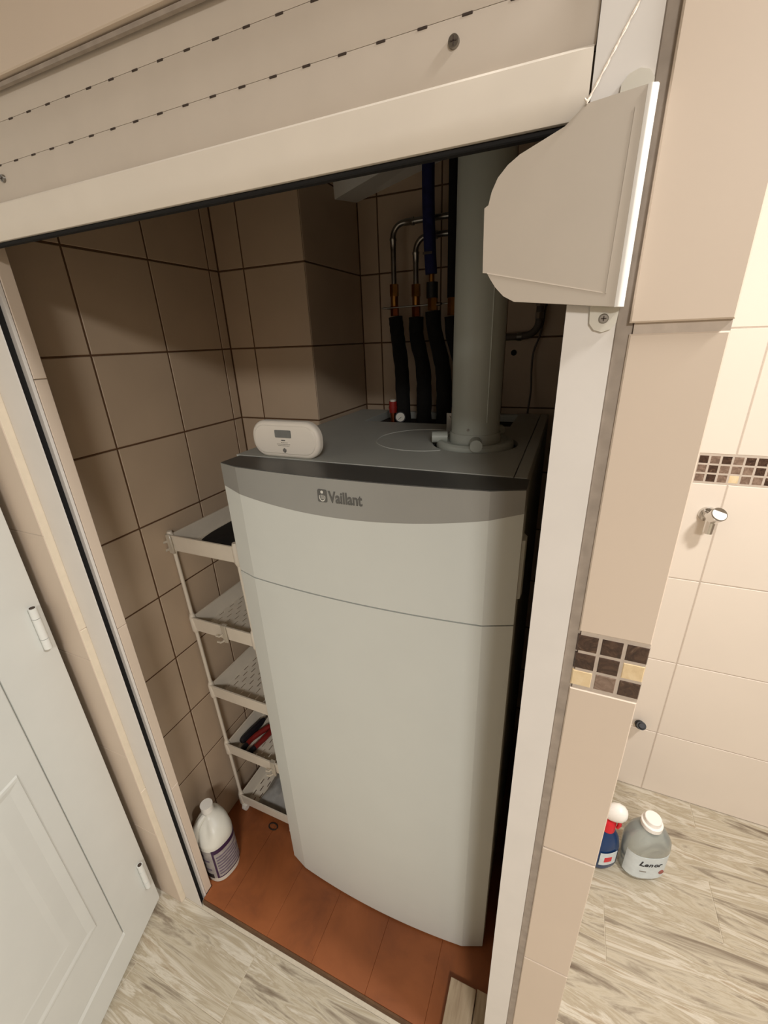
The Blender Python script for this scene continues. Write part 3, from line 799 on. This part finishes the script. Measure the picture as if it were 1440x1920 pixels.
# black foam covered hoses
hs = [([(-0.517, 1.330, 1.620), (-0.510, 1.325, 1.570), (-0.478, 1.270, 1.480), (-0.462, 1.235, 1.400), (-0.455, 1.225, 1.3145)], 0.0215, 'black foam covered hose nearest the tiled breast'),
      ([(-0.450, 1.330, 1.616), (-0.447, 1.325, 1.560), (-0.410, 1.270, 1.480), (-0.396, 1.240, 1.400), (-0.392, 1.225, 1.3145)], 0.0220, 'black foam covered hose between the two others'),
      ([(-0.388, 1.296, 1.628), (-0.382, 1.296, 1.575), (-0.350, 1.270, 1.480), (-0.335, 1.240, 1.400), (-0.332, 1.225, 1.3145)], 0.0225, 'black foam covered hose next to the flue pipe'),
      ([(-0.333, 1.300, 1.612), (-0.328, 1.300, 1.560), (-0.300, 1.280, 1.480), (-0.283, 1.250, 1.400), (-0.280, 1.235, 1.3145)], 0.0200, 'black foam covered hose half hidden behind the flue pipe')]
for pts, r, lab in hs:
    bm = bmesh.new(); sp = smooth_path(pts, 5)
    rr = random.Random(len(lab))
    tube(bm, sp, [r * (1 + rr.uniform(-0.05, 0.05)) for _ in sp], 18)
    tag(finish('insulated_hose', bm, 'foam_black', None, 50), lab, 'hose', 'insulated hoses behind the boiler')
# safety valve and gauge
o = thing('safety_valve', (-0.487, 1.215, 1.3135), 'small safety valve with a red cap behind the boiler top', 'valve')
fitting(o, 'stem', 'copper', -0.487, 1.215, 1.3137, 1.350, 0.0085, 14)
fitting(o, 'red_body', 'valve_red', -0.487, 1.215, 1.350, 1.383, 0.0120, 10)
fitting(o, 'grip_ring', 'valve_red', -0.487, 1.215, 1.362, 1.368, 0.0135, 10)
fitting(o, 'cap_top', 'dial_white', -0.487, 1.215, 1.383, 1.3885, 0.0088, 14)
o = thing('pressure_gauge', (-0.452, 1.180, 1.3135), 'tiny round pressure gauge with a white dial behind the boiler top', 'gauge')
gd = Vector((0.30, -0.90, 0.30)).normalized(); gc = Vector((-0.450, 1.178, 1.3425))
bm = bmesh.new(); cyl(bm, gc - gd * 0.008, gc + gd * 0.004, 0.0155, 24); cyl(bm, (gc.x, gc.y + 0.004, 1.3137), (gc.x, gc.y + 0.004, 1.335), 0.004, 10); finish('case', bm, 'rubber_black', o, 40)
bm = bmesh.new(); cyl(bm, gc + gd * 0.0040, gc + gd * 0.0046, 0.0128, 24); dl = finish('dial', bm, 'dial_white', o, 40)
u_, v_ = frame(gd)
bm = bmesh.new(); cyl(bm, gc + gd * 0.005 - u_ * 0.003, gc + gd * 0.005 + (u_ * 0.6 + v_ * 0.7) * 0.010, 0.0006, 6); finish('needle', bm, 'ink_dark', dl)
# pipe and cable right of the flue
o = thing('gas_pipe', (-0.10, 1.35, 1.55), 'dark elbow pipe with a steel joint right of the flue', 'pipe')
bm = bmesh.new(); tube(bm, [(-0.30, 1.362, 1.551), (-0.150, 1.362, 1.551)] + arc_pts(-0.135, 1.589, 0.036, -90, 0, 1.362) + [(-0.099, 1.362, 1.72), (-0.099, 1.362, 2.44)], 0.0100, 14); finish('tube', bm, 'cable_grey', o, 40)
fitting(o, 'steel_nut', 'steel', -0.099, 1.362, 1.596, 1.612, 0.0125)
fitting(o, 'steel_nut', 'steel', -0.099, 1.362, 1.628, 1.646, 0.0130)
bm = bmesh.new(); cyl(bm, (-0.155, 1.362, 1.551), (-0.142, 1.362, 1.551), 0.0120, 14); finish('joint_ring', bm, 'steel', o, 40)
bm = bmesh.new(); tube(bm, smooth_path([(-0.080, 1.376, 2.44), (-0.082, 1.376, 1.72), (-0.086, 1.376, 1.62), (-0.092, 1.376, 1.56), (-0.107, 1.376, 1.51), (-0.108, 1.372, 1.46), (-0.104, 1.362, 1.40), (-0.106, 1.340, ZT + 0.002)]), 0.0028, 8)
tag(finish('cable', bm, 'cable_grey', None, 50), 'thin grey cable hanging down right of the flue', 'cable')
bm = bmesh.new(); cyl(bm, (-0.164, YB - 0.0004, 1.507), (-0.164, YB - 0.0010, 1.507), 0.0085, 14)
finish('drill_hole', bm, 'black_gap', wall_niche_back)

# ------------------------------------------------------------------ narrow trolley
tro = thing('shelf_trolley', (-0.800, 0.87, ZP), 'narrow white plastic shelf trolley with five slotted trays beside the boiler', 'trolley')
TX0, TX1, TY0, TY1 = -0.895, -0.690, 0.705, 1.040
TZ = [0.045, 0.292, 0.540, 0.790, 1.050]      # bottoms of the trays
def tray_mesh(z):
    bm = bmesh.new()
    w = 0.004
    # outward leaning rim
    def rr_(dx, zz): return [(TX0 - dx, TY0 - dx, zz), (TX1 + dx, TY0 - dx, zz), (TX1 + dx, TY1 + dx, zz), (TX0 - dx, TY1 + dx, zz)]
    loft(bm, [rr_(-0.004, z), rr_(0.0, z + 0.004), rr_(0.003, z + 0.046), rr_(0.005, z + 0.048), rr_(0.005, z + 0.0505), rr_(0.0005, z + 0.0505), rr_(-0.0045, z + 0.006)], False, False)
    # slotted bottom
    x = TX0 - 0.001; j = 0
    while x < TX1 - 0.002:
        if j % 2 == 0:
            box(bm, x, min(x + 0.0112, TX1 + 0.001), TY0, TY1, z + 0.0045, z + 0.006); x += 0.0112
        else:
            y = TY0; st = 0.034 if (j // 2) % 2 == 0 else 0.0115
            while y < TY1:
                y2 = min(y + st, TY1); box(bm, x, x + 0.0036, y, y2, z + 0.0045, z + 0.006); y = y2 + 0.021; st = 0.024
            x += 0.0036
        j += 1
    return bm
for z in TZ:
    finish('tray', tray_mesh(z), 'trolley_white', tro)
for px_, py_ in ((TX0 - 0.007, TY0 + 0.004), (TX1 + 0.007, TY0 + 0.004), (TX0 - 0.007, TY1 - 0.004), (TX1 + 0.007, TY1 - 0.004)):
    for a, b in zip(TZ, TZ[1:]):
        bm = bmesh.new(); cyl(bm, (px_, py_, a + 0.052), (px_, py_, b + 0.002), 0.0052, 12); finish('post', bm, 'trolley_white', tro, 40)
    for z in TZ:
        bm = bmesh.new()
        tube(bm, [(px_, py_, z - 0.006), (px_, py_, z), (px_, py_, z + 0.004), (px_, py_, z + 0.046), (px_, py_, z + 0.050), (px_, py_, z + 0.058)], [0.006, 0.0085, 0.0098, 0.0098, 0.0085, 0.0062], 14)
        finish('corner_socket', bm, 'trolley_white', tro, 40)
    bm = bmesh.new(); cx = px_ + (0.012 if px_ < -0.8 else -0.006)
    cyl(bm, (cx - 0.007, py_ - 0.003, ZP + 0.0125), (cx + 0.007, py_ - 0.003, ZP + 0.0125), 0.0122, 18); box(bm, cx - 0.009, cx + 0.009, py_ - 0.011, py_ + 0.006, ZP + 0.017, 0.047)
    finish('caster', bm, 'plastic_white', tro, 40)
def clip(x, z, sgn=1):
    bm = bmesh.new()
    box(bm, x - 0.008, x + 0.008, TY0 - 0.0085, TY0 - 0.0045, z - 0.002, z + 0.054, 0.001)
    box(bm, x - 0.008, x + 0.008, TY0 - 0.0085, TY0 + 0.004, z + 0.0515, z + 0.0545, 0.001)
    tube(bm, [(x - 0.004, TY0 - 0.008, z + 0.026), (x - 0.010, TY0 - 0.016, z + 0.022), (x - 0.020, TY0 - 0.018, z + 0.024)], 0.0032, 8)
    tube(bm, [(x - 0.002, TY0 - 0.008, z + 0.006), (x - 0.010, TY0 - 0.016, z + 0.002), (x - 0.020, TY0 - 0.018, z + 0.004)], 0.0032, 8)
    finish('hook_clip', bm, 'clip_clear', tro, 40)
clip(-0.780, TZ[3]); clip(-0.712, TZ[1])
bm = bmesh.new()
x, z = TX0 - 0.006, TZ[4]
tube(bm, [(x + 0.002, TY0 - 0.006, z + 0.034), (x - 0.012, TY0 - 0.014, z + 0.030), (x - 0.022, TY0 - 0.012, z + 0.034)], 0.0040, 8)
tube(bm, [(x + 0.002, TY0 - 0.006, z + 0.012), (x - 0.012, TY0 - 0.012, z + 0.006), (x - 0.022, TY0 - 0.010, z + 0.008)], 0.0040, 8)
box(bm, x - 0.004, x + 0.012, TY0 - 0.010, TY0 - 0.004, z - 0.002, z + 0.054, 0.002)
finish('hook_clip', bm, 'clip_clear', tro, 40)
# the trolley leans a little against the wall
TILT = Matrix.Identity(4); TILT[0][2] = -0.0285; TILT[0][3] = 0.0285 * ZP      # racked sideways, trays stay level
for ch in tro.children:
    ch.data.transform(wm(tro).inverted() @ TILT @ wm(tro))
def leaned(bm): bmesh.ops.transform(bm, matrix=TILT, verts=bm.verts); return bm

# things on the trolley
bm = bmesh.new(); z = TZ[4] + 0.0062
loft(bm, [sring(-0.780, 0.870, z, 0.062, 0.135, 36, 7), sring(-0.780, 0.870, z + 0.006, 0.064, 0.137, 36, 7), sring(-0.780, 0.870, z + 0.020, 0.063, 0.136, 36, 6), sring(-0.780, 0.870, z + 0.026, 0.056, 0.128, 36, 5)])
tag(finish('pouch', leaned(bm), 'black_cloth', None, 50), 'flat black pouch lying in the top tray of the trolley', 'pouch')
z = TZ[1] + 0.0062
def pliers():
    o = thing('pliers', TILT @ Vector((-0.830, 0.80, z)), 'pliers with red and black grips in the fourth tray of the trolley', 'pliers')
    for s, m in ((1, 'grip_red'), (-1, 'grip_red')):
        bm = bmesh.new(); tube(bm, smooth_path([(-0.842 + s * 0.014, 0.722, z + 0.011), (-0.835 + s * 0.018, 0.770, z + 0.011), (-0.822 + s * 0.012, 0.820, z + 0.011), (-0.815 + s * 0.005, 0.842, z + 0.011)], 5), [0.0085] * 6 + [0.0095] * 7 + [0.0065] * 3, 10)
        finish('grip', leaned(bm), m, o, 50)
        bm = bmesh.new(); tube(bm, smooth_path([(-0.843 + s * 0.014, 0.712, z + 0.011), (-0.842 + s * 0.014, 0.722, z + 0.0113), (-0.839 + s * 0.0165, 0.745, z + 0.0113)], 4), [0.0088, 0.009, 0.009, 0.009, 0.009, 0.009, 0.009, 0.0089, 0.0087], 10)
        finish('grip_end', leaned(bm), 'grip_black', o, 50)
    bm = bmesh.new(); prism(bm, [(-0.826, 0.836), (-0.802, 0.834), (-0.797, 0.862), (-0.798, 0.905), (-0.804, 0.906), (-0.818, 0.866)], 'z', z + 0.005, z + 0.017)
    hd = finish('jaw', leaned(bm), 'steel', o)
    bm = bmesh.new(); cyl(bm, (-0.811, 0.850, z + 0.016), (-0.811, 0.850, z + 0.0185), 0.007, 14); finish('pivot', leaned(bm), 'steel', hd, 40)
    return o
pliers()
def driver(x0, y0, x1, y1, m, label, m2='grip_black'):
    a, b = Vector((x0, y0, z + 0.0130)), Vector((x1, y1, z + 0.0100)); d = (b - a)
    o = thing('screwdriver', TILT @ ((a + b) / 2), label, 'screwdriver', 'screwdrivers in the trolley')
    bm = bmesh.new(); tube(bm, [a, a + d * 0.04, a + d * 0.2, a + d * 0.42, a + d * 0.5], [0.008, 0.0115, 0.0125, 0.0118, 0.006], 8); finish('handle', leaned(bm), m, o, 30)
    bm = bmesh.new(); tube(bm, [a + d * 0.49, a + d * 0.97, b], [0.0032, 0.0032, 0.0022], 8); finish('shaft', leaned(bm), 'steel', o, 40)
driver(-0.880, 0.745, -0.850, 0.960, 'grip_black', 'dark handled screwdriver lying beside the trolley wall side rim')
driver(-0.858, 0.985, -0.835, 0.830, 'grip_red', 'red handled screwdriver lying behind the pliers')
bm = bmesh.new(); zz = TZ[0] + 0.0062
N_ = 22; rr = random.Random(8)
V_ = [[None] * N_ for _ in range(N_)]
top, bot = [], []
for i in range(N_):
    ra, rb = [], []
    for j in range(N_):
        u, v = i / (N_ - 1), j / (N_ - 1)
        edge = min(u, 1 - u, v, 1 - v)
        x = -0.845 + 0.145 * u + rr.uniform(-0.002, 0.002); y = 0.722 + 0.29 * v
        hgt = 0.004 + 0.022 * min(1, edge * 5) + (0.006 * math.sin(9 * u + 4 * v) + rr.uniform(-0.004, 0.004)) * min(1, edge * 5)
        ra.append(bm.verts.new((x, y, zz + hgt))); rb.append(bm.verts.new((x, y, zz)))
    top.append(ra); bot.append(rb)
for i in range(N_ - 1):
    for j in range(N_ - 1):
        bm.faces.new((top[i][j], top[i + 1][j], top[i + 1][j + 1], top[i][j + 1])); bm.faces.new((bot[i][j], bot[i][j + 1], bot[i + 1][j + 1], bot[i + 1][j]))
for k in range(N_ - 1):
    for q in ((top[k][0], bot[k][0], bot[k + 1][0], top[k + 1][0]), (top[k][-1], top[k + 1][-1], bot[k + 1][-1], bot[k][-1]), (top[0][k], top[0][k + 1], bot[0][k + 1], bot[0][k]), (top[-1][k], bot[-1][k], bot[-1][k + 1], top[-1][k + 1])):
        bm.faces.new(q)
tag(finish('plastic_bag', leaned(bm), 'bag_grey', None, 60), 'crumpled grey plastic bag in the lowest tray of the trolley', 'bag')

# ------------------------------------------------------------------ white jug
JX, JY, JR = -0.853, 0.541, math.radians(-12)
jug = thing('detergent_jug', (JX, JY, ZP), 'white plastic jug with a grey and purple label behind the shutter rail', 'jug')
bm = bmesh.new()
lv = [(0.000, 0.046, 0.041, 0, 0), (0.004, 0.055, 0.049, 0, 0), (0.030, 0.0575, 0.051, 0, 0), (0.160, 0.0575, 0.051, 0, 0), (0.168, 0.0580, 0.0515, 0, 0), (0.182, 0.0545, 0.049, -0.001, 0.001), (0.198, 0.0475, 0.045, -0.002, 0.004), (0.209, 0.038, 0.038, -0.006, 0.008), (0.220, 0.0265, 0.0275, -0.010, 0.011), (0.227, 0.0180, 0.0180, -0.012, 0.012), (0.236, 0.0160, 0.0160, -0.012, 0.012)]
jr = []
for z, ax, ay_, ox, oy in lv:
    ring = sring(JX + ox, JY + oy, ZP + z, ax, ay_, 48, 2.6, JR)
    w = max(0.0, 1 - abs(z - 0.198) / 0.034)
    out_ = []
    for k, p in enumerate(ring):
        a = math.degrees(2 * math.pi * k / 48); a = a - 360 if a > 180 else a
        g = 1 - w * 0.30 * (math.exp(-((a + 52) / 26) ** 2) + math.exp(-((a + 158) / 24) ** 2))
        out_.append((JX + ox + (p[0] - JX - ox) * g, JY + oy + (p[1] - JY - oy) * g, p[2]))
    jr.append(out_)
loft(bm, jr)
finish('body', bm, 'jug_white', jug, 50)
bm = bmesh.new()
tube(bm, smooth_path([(JX - 0.012, JY - 0.004, ZP + 0.224), (JX - 0.014, JY - 0.024, ZP + 0.219), (JX - 0.014, JY - 0.041, ZP + 0.205), (JX - 0.013, JY - 0.045, ZP + 0.180), (JX - 0.012, JY - 0.040, ZP + 0.164)], 5), 0.0095, 12)
finish('grip', bm, 'jug_white', jug, 60)
bm = bmesh.new(); cyl(bm, (JX - 0.012, JY + 0.012, ZP + 0.2345), (JX - 0.012, JY + 0.012, ZP + 0.256), 0.0180, 28); finish('cap', bm, 'plastic_white', jug, 40)
def shell(name, m, parent, a0, a1, z0, z1, d, cx, cy, ax, ay_, rot, e=2.6, n=20):
    bm = bmesh.new()
    def pt(t, g):
        c, s = math.cos(t), math.sin(t)
        x = (ax + g) * math.copysign(abs(c) ** (2 / e), c); y = (ay_ + g) * math.copysign(abs(s) ** (2 / e), s)
        return (cx + x * math.cos(rot) - y * math.sin(rot), cy + x * math.sin(rot) + y * math.cos(rot))
    A = [math.radians(a0 + (a1 - a0) * k / n) for k in range(n + 1)]
    poly = [pt(t, d) for t in A] + [pt(t, d - 0.0008) for t in A[::-1]]
    # prism with a quad strip so the concave outline stays clean
    o = [[bm.verts.new(pt(t, g) + (zz,)) for t in A] for g, zz in ((d, z0), (d, z1), (d - 0.0008, z1), (d - 0.0008, z0))]
    for r0, r1 in zip(o, o[1:] + o[:1]):
        for k in range(n):
            bm.faces.new((r0[k], r0[k + 1], r1[k + 1], r1[k]))
    bm.faces.new([r[0] for r in o]); bm.faces.new([r[-1] for r in o][::-1])
    return finish(name, bm, m, parent, 40)
J = (JX, JY, 0.0575, 0.051, JR)
lb = shell('label', 'label_grey', jug, -175, 75, ZP + 0.026, ZP + 0.150, 0.0006, *J, n=40)
shell('label_border', 'label_purple', lb, -44, -37, ZP + 0.026, ZP + 0.152, 0.0010, *J, n=6)
shell('label_border', 'label_purple', lb, -44, 75, ZP + 0.136, ZP + 0.152, 0.0010, *J, n=24)
shell('label_border', 'label_black', lb, -175, -56, ZP + 0.026, ZP + 0.046, 0.0010, *J, n=20)
shell('label_border', 'label_purple', lb, -37, 75, ZP + 0.026, ZP + 0.030, 0.0010, *J, n=24)
for i in range(7):
    shell('label_text', 'label_ink', lb, -32, 58 - (i % 3) * 14, ZP + 0.040 + i * 0.0125, ZP + 0.0455 + i * 0.0125, 0.0009, *J, n=16)
for i in range(4):
    shell('label_text', 'label_ink', lb, -150, -58 - (i % 2) * 18, ZP + 0.062 + i * 0.020, ZP + 0.070 + i * 0.020, 0.0009, *J, n=16)

# ------------------------------------------------------------------ wood offcut on the platform
oc = bmesh.new(); box(oc, -0.104, -0.040, 0.4475, 0.552, ZP + 0.0002, ZP + 0.020, 0.0012)
tag(finish('wood_offcut', oc, 'raw_wood', None), 'short pale wood offcut lying on the orange platform by the rail', 'wood block')
oc = bmesh.new(); box(oc, -0.0385, 0.004, 0.460, 0.556, ZP + 0.0002, ZP + 0.016, 0.0012)
tag(finish('wood_offcut', oc, 'raw_wood', None), 'narrow wood piece standing in for the rail shadow on the pale offcut', 'wood block')  # second block in place of the rail's shadow across the pale one
bm = bmesh.new(); a0 = [(-0.762 + 0.016 * math.cos(t / 20 * 6.0), 0.690 + 0.010 * math.sin(t / 20 * 6.0), ZP + 0.0022) for t in range(21)]
tube(bm, a0, 0.0020, 6)
tag(finish('rubber_ring', bm, 'dark_brown', None, 50), 'small dark loop lying on the orange platform under the trolley', 'ring')

# ------------------------------------------------------------------ bottles on the floor by the pier
LX, LY, LR = 0.374, 1.030, math.radians(20)
bt = thing('softener_bottle', (LX, LY, 0.0), 'squat translucent bottle with a white cap standing on the floor tiles', 'bottle')
bm = bmesh.new()
lv = [(0.0005, 0.045, 0.030), (0.004, 0.055, 0.038), (0.012, 0.060, 0.042), (0.090, 0.063, 0.044), (0.125, 0.064, 0.045), (0.150, 0.061, 0.044), (0.172, 0.050, 0.039), (0.188, 0.036, 0.031), (0.196, 0.026, 0.025), (0.204, 0.0235, 0.0235)]
loft(bm, [sring(LX, LY, z, a, b, 36, 2.5, LR) for z, a, b in lv])
finish('body', bm, 'bottle_grey', bt, 50)
bm = bmesh.new(); loft(bm, [sring(LX, LY, z, r, r, 32) for z, r in ((0.200, 0.0285), (0.214, 0.0285), (0.2155, 0.0270), (0.2160, 0.0230), (0.230, 0.0222), (0.232, 0.0205))])
finish('cap', bm, 'cap_white', bt, 35)
lb = shell('label', 'bottle_label', bt, -165, -8, 0.022, 0.118, 0.0022, LX, LY, 0.0615, 0.0433, LR, 2.5, 40)
def on_label(ang, z, size, s, m, name, **k):
    t = math.radians(ang); c, s_ = math.cos(t), math.sin(t); e = 2.5
    x = 0.0645 * math.copysign(abs(c) ** (2 / e), c); y = 0.0463 * math.copysign(abs(s_) ** (2 / e), s_)
    P = Vector((LX + x * math.cos(LR) - y * math.sin(LR), LY + x * math.sin(LR) + y * math.cos(LR), z))
    return P
p0 = on_label(-118, 0.088, 0, '', '', ''); 
def at_arc(dist):
    a = -118.0; p = on_label(a, 0.080, 0, '', '', ''); acc = 0.0
    while acc < dist:
        a += 0.5; q = on_label(a, 0.080, 0, '', '', ''); acc += (q - p).length; p = q
    return p
for i, (ch_, adv) in enumerate(zip('Lenor', (0.0, 0.0135, 0.0265, 0.0405, 0.0545))):
    P = at_arc(adv); Q = at_arc(adv + 0.010)
    d = (Q - P).normalized()
    M = Matrix(((d.x, 0, d.y, P.x), (d.y, 0, -d.x, P.y), (0, 1, 0, P.z), (0, 0, 0, 1)))
    text_mesh('label_letter', ch_, 0.029 if i == 0 else 0.024, 'ink_dark', lb, M, 0.0004, 0.0004, 0.25)
P = on_label(-62, 0.050, 0, '', '', ''); dn_ = Vector((math.sin(LR) * 1.0 + 0.25, -1, 0)).normalized()
bm = bmesh.new(); cyl(bm, P - dn_ * 0.0012, P + dn_ * 0.0006, 0.0085, 20); finish('label_flower', bm, 'ink_red', lb)
shell('label_line', 'print_grey', lb, -112, -96, 0.053, 0.056, 0.0028, LX, LY, 0.0615, 0.0433, LR, 2.5, 8)

SX, SY, SR = 0.264, 1.012, math.radians(35)
sb = thing('spray_bottle', (SX, SY, 0.0), 'dark blue cleaner bottle with red collar and white head by the pier', 'bottle')
bm = bmesh.new()
lv = [(0.0005, 0.038, 0.026), (0.004, 0.045, 0.033), (0.012, 0.048, 0.035), (0.080, 0.046, 0.034), (0.115, 0.038, 0.029), (0.138, 0.026, 0.022), (0.148, 0.017, 0.017), (0.156, 0.015, 0.015)]
loft(bm, [sring(SX, SY, z, a, b, 32, 2.3, SR) for z, a, b in lv]); finish('body', bm, 'bottle_blue', sb, 50)
bm = bmesh.new(); loft(bm, [sring(SX, SY, z, r, r, 24) for z, r in ((0.150, 0.0200), (0.180, 0.0200), (0.188, 0.0185), (0.196, 0.0150))]); finish('collar', bm, 'cap_red', sb, 35)
hd = Vector((0.85, -0.15, 0)).normalized()
bm = bmesh.new()
rg = []
for t, hw, zt_, zb2 in ((-0.022, 0.010, 0.222, 0.198), (-0.014, 0.0165, 0.240, 0.194), (0.002, 0.0210, 0.256, 0.193), (0.016, 0.0220, 0.262, 0.196), (0.030, 0.0200, 0.259, 0.204), (0.039, 0.0130, 0.250, 0.216), (0.042, 0.0060, 0.240, 0.226)):
    side = Vector((-hd.y, hd.x, 0)); c = Vector((SX, SY, 0)) + hd * t
    rg.append([(c.x + side.x * hw * math.cos(a), c.y + side.y * hw * math.cos(a), (zt_ + zb2) / 2 + (zt_ - zb2) / 2 * math.sin(a)) for a in [2 * math.pi * k / 20 for k in range(20)]])
loft(bm, rg); finish('head', bm, 'cap_white', sb, 45)
bm = bmesh.new(); q = Vector((SX, SY, 0)) + hd * 0.026
tube(bm, [(q.x, q.y, 0.204), (q.x + hd.x * 0.002, q.y + hd.y * 0.002, 0.182), (q.x - hd.x * 0.002, q.y - hd.y * 0.002, 0.166)], [0.006, 0.0055, 0.004], 10); finish('trigger', bm, 'cap_red', sb, 45)
shell('label', 'bottle_label', sb, -130, -70, 0.030, 0.085, 0.0016, SX, SY, 0.0480, 0.0352, SR, 2.3, 14)
lb2 = shell('label_print', 'cap_red', sb, -112, -88, 0.045, 0.066, 0.0022, SX, SY, 0.0480, 0.0352, SR, 2.3, 8)

# ------------------------------------------------------------------ chrome hook and black connector on the room wall
hk = thing('wall_hook', (0.388, YR, 1.085), 'chrome robe hook with a round bright end on the cream tiled wall', 'hook')
def C_(name, m, parent, p0, p1, r, r1=None, seg=28, sm=40):
    bm = bmesh.new(); cyl(bm, p0, p1, r, seg, r1); return finish(name, bm, m, parent, sm)
C_('base_plate', 'chrome', hk, (0.386, YR - 0.0004, 1.086), (0.386, YR - 0.007, 1.086), 0.0215, 0.0195)
C_('arm', 'chrome', hk, (0.386, YR - 0.0072, 1.086), (0.390, YR - 0.046, 1.092), 0.0130)
C_('end_knob', 'chrome', hk, (0.3895, YR - 0.040, 1.092), (0.3935, YR - 0.062, 1.110), 0.0180, 0.0185)
C_('knob_face', 'cap_white', hk, (0.3935, YR - 0.0620, 1.110), (0.3938, YR - 0.0630, 1.1112), 0.0165)
C_('holder', 'chrome', hk, (0.3885, YR - 0.036, 1.088), (0.3870, YR - 0.036, 1.046), 0.0128, 0.0120)
cn = thing('hose_connector', (0.350, YR, 0.315), 'small black hose connector sticking out of the tiled wall beside the pier', 'connector')
C_('collar', 'rubber_black', cn, (0.357, YR - 0.0004, 0.300), (0.357, YR - 0.012, 0.303), 0.0140)
C_('body', 'rubber_black', cn, (0.357, YR - 0.0122, 0.303), (0.3545, YR - 0.040, 0.330), 0.0115, 0.0135)
C_('nozzle', 'grip_black', cn, (0.3545, YR - 0.0402, 0.330), (0.3540, YR - 0.046, 0.336), 0.0100, 0.0080)

# ------------------------------------------------------------------ ceiling lamps
for i, (lx, ly_, watt, rad) in enumerate(LAMPS):
    lp = thing('ceiling_lamp', (lx, ly_, CEIL - 0.05), ['small round ceiling lamp near the tiled wall with the hook', 'large round ceiling lamp in the middle of the room'][i], 'lamp')
    bm = bmesh.new(); loft(bm, [sring(lx, ly_, z, r, r, 40) for z, r in ((CEIL - 0.0005, rad + 0.02), (CEIL - 0.03, rad + 0.02), (CEIL - 0.034, rad + 0.012))]); finish('housing', bm, 'lamp_white', lp, 40)
    bm = bmesh.new(); loft(bm, [sring(lx, ly_, z, r, r, 40) for z, r in ((CEIL - 0.0345, rad), (CEIL - 0.045, rad * 0.96), (CEIL - 0.052, rad * 0.7))]); finish('diffuser', bm, 'lamp_diffuser', lp, 40)
    ld = bpy.data.lights.new('lamp_light', 'AREA'); ld.shape = 'DISK'; ld.size = rad * 2; ld.energy = watt; ld.color = (1.0, 0.98, 0.945)
    lo_ = bpy.data.objects.new('lamp_light', ld); COL.objects.link(lo_); lo_.parent = lp; lo_.location = (0, 0, -0.006)
bpy.context.view_layer.update()
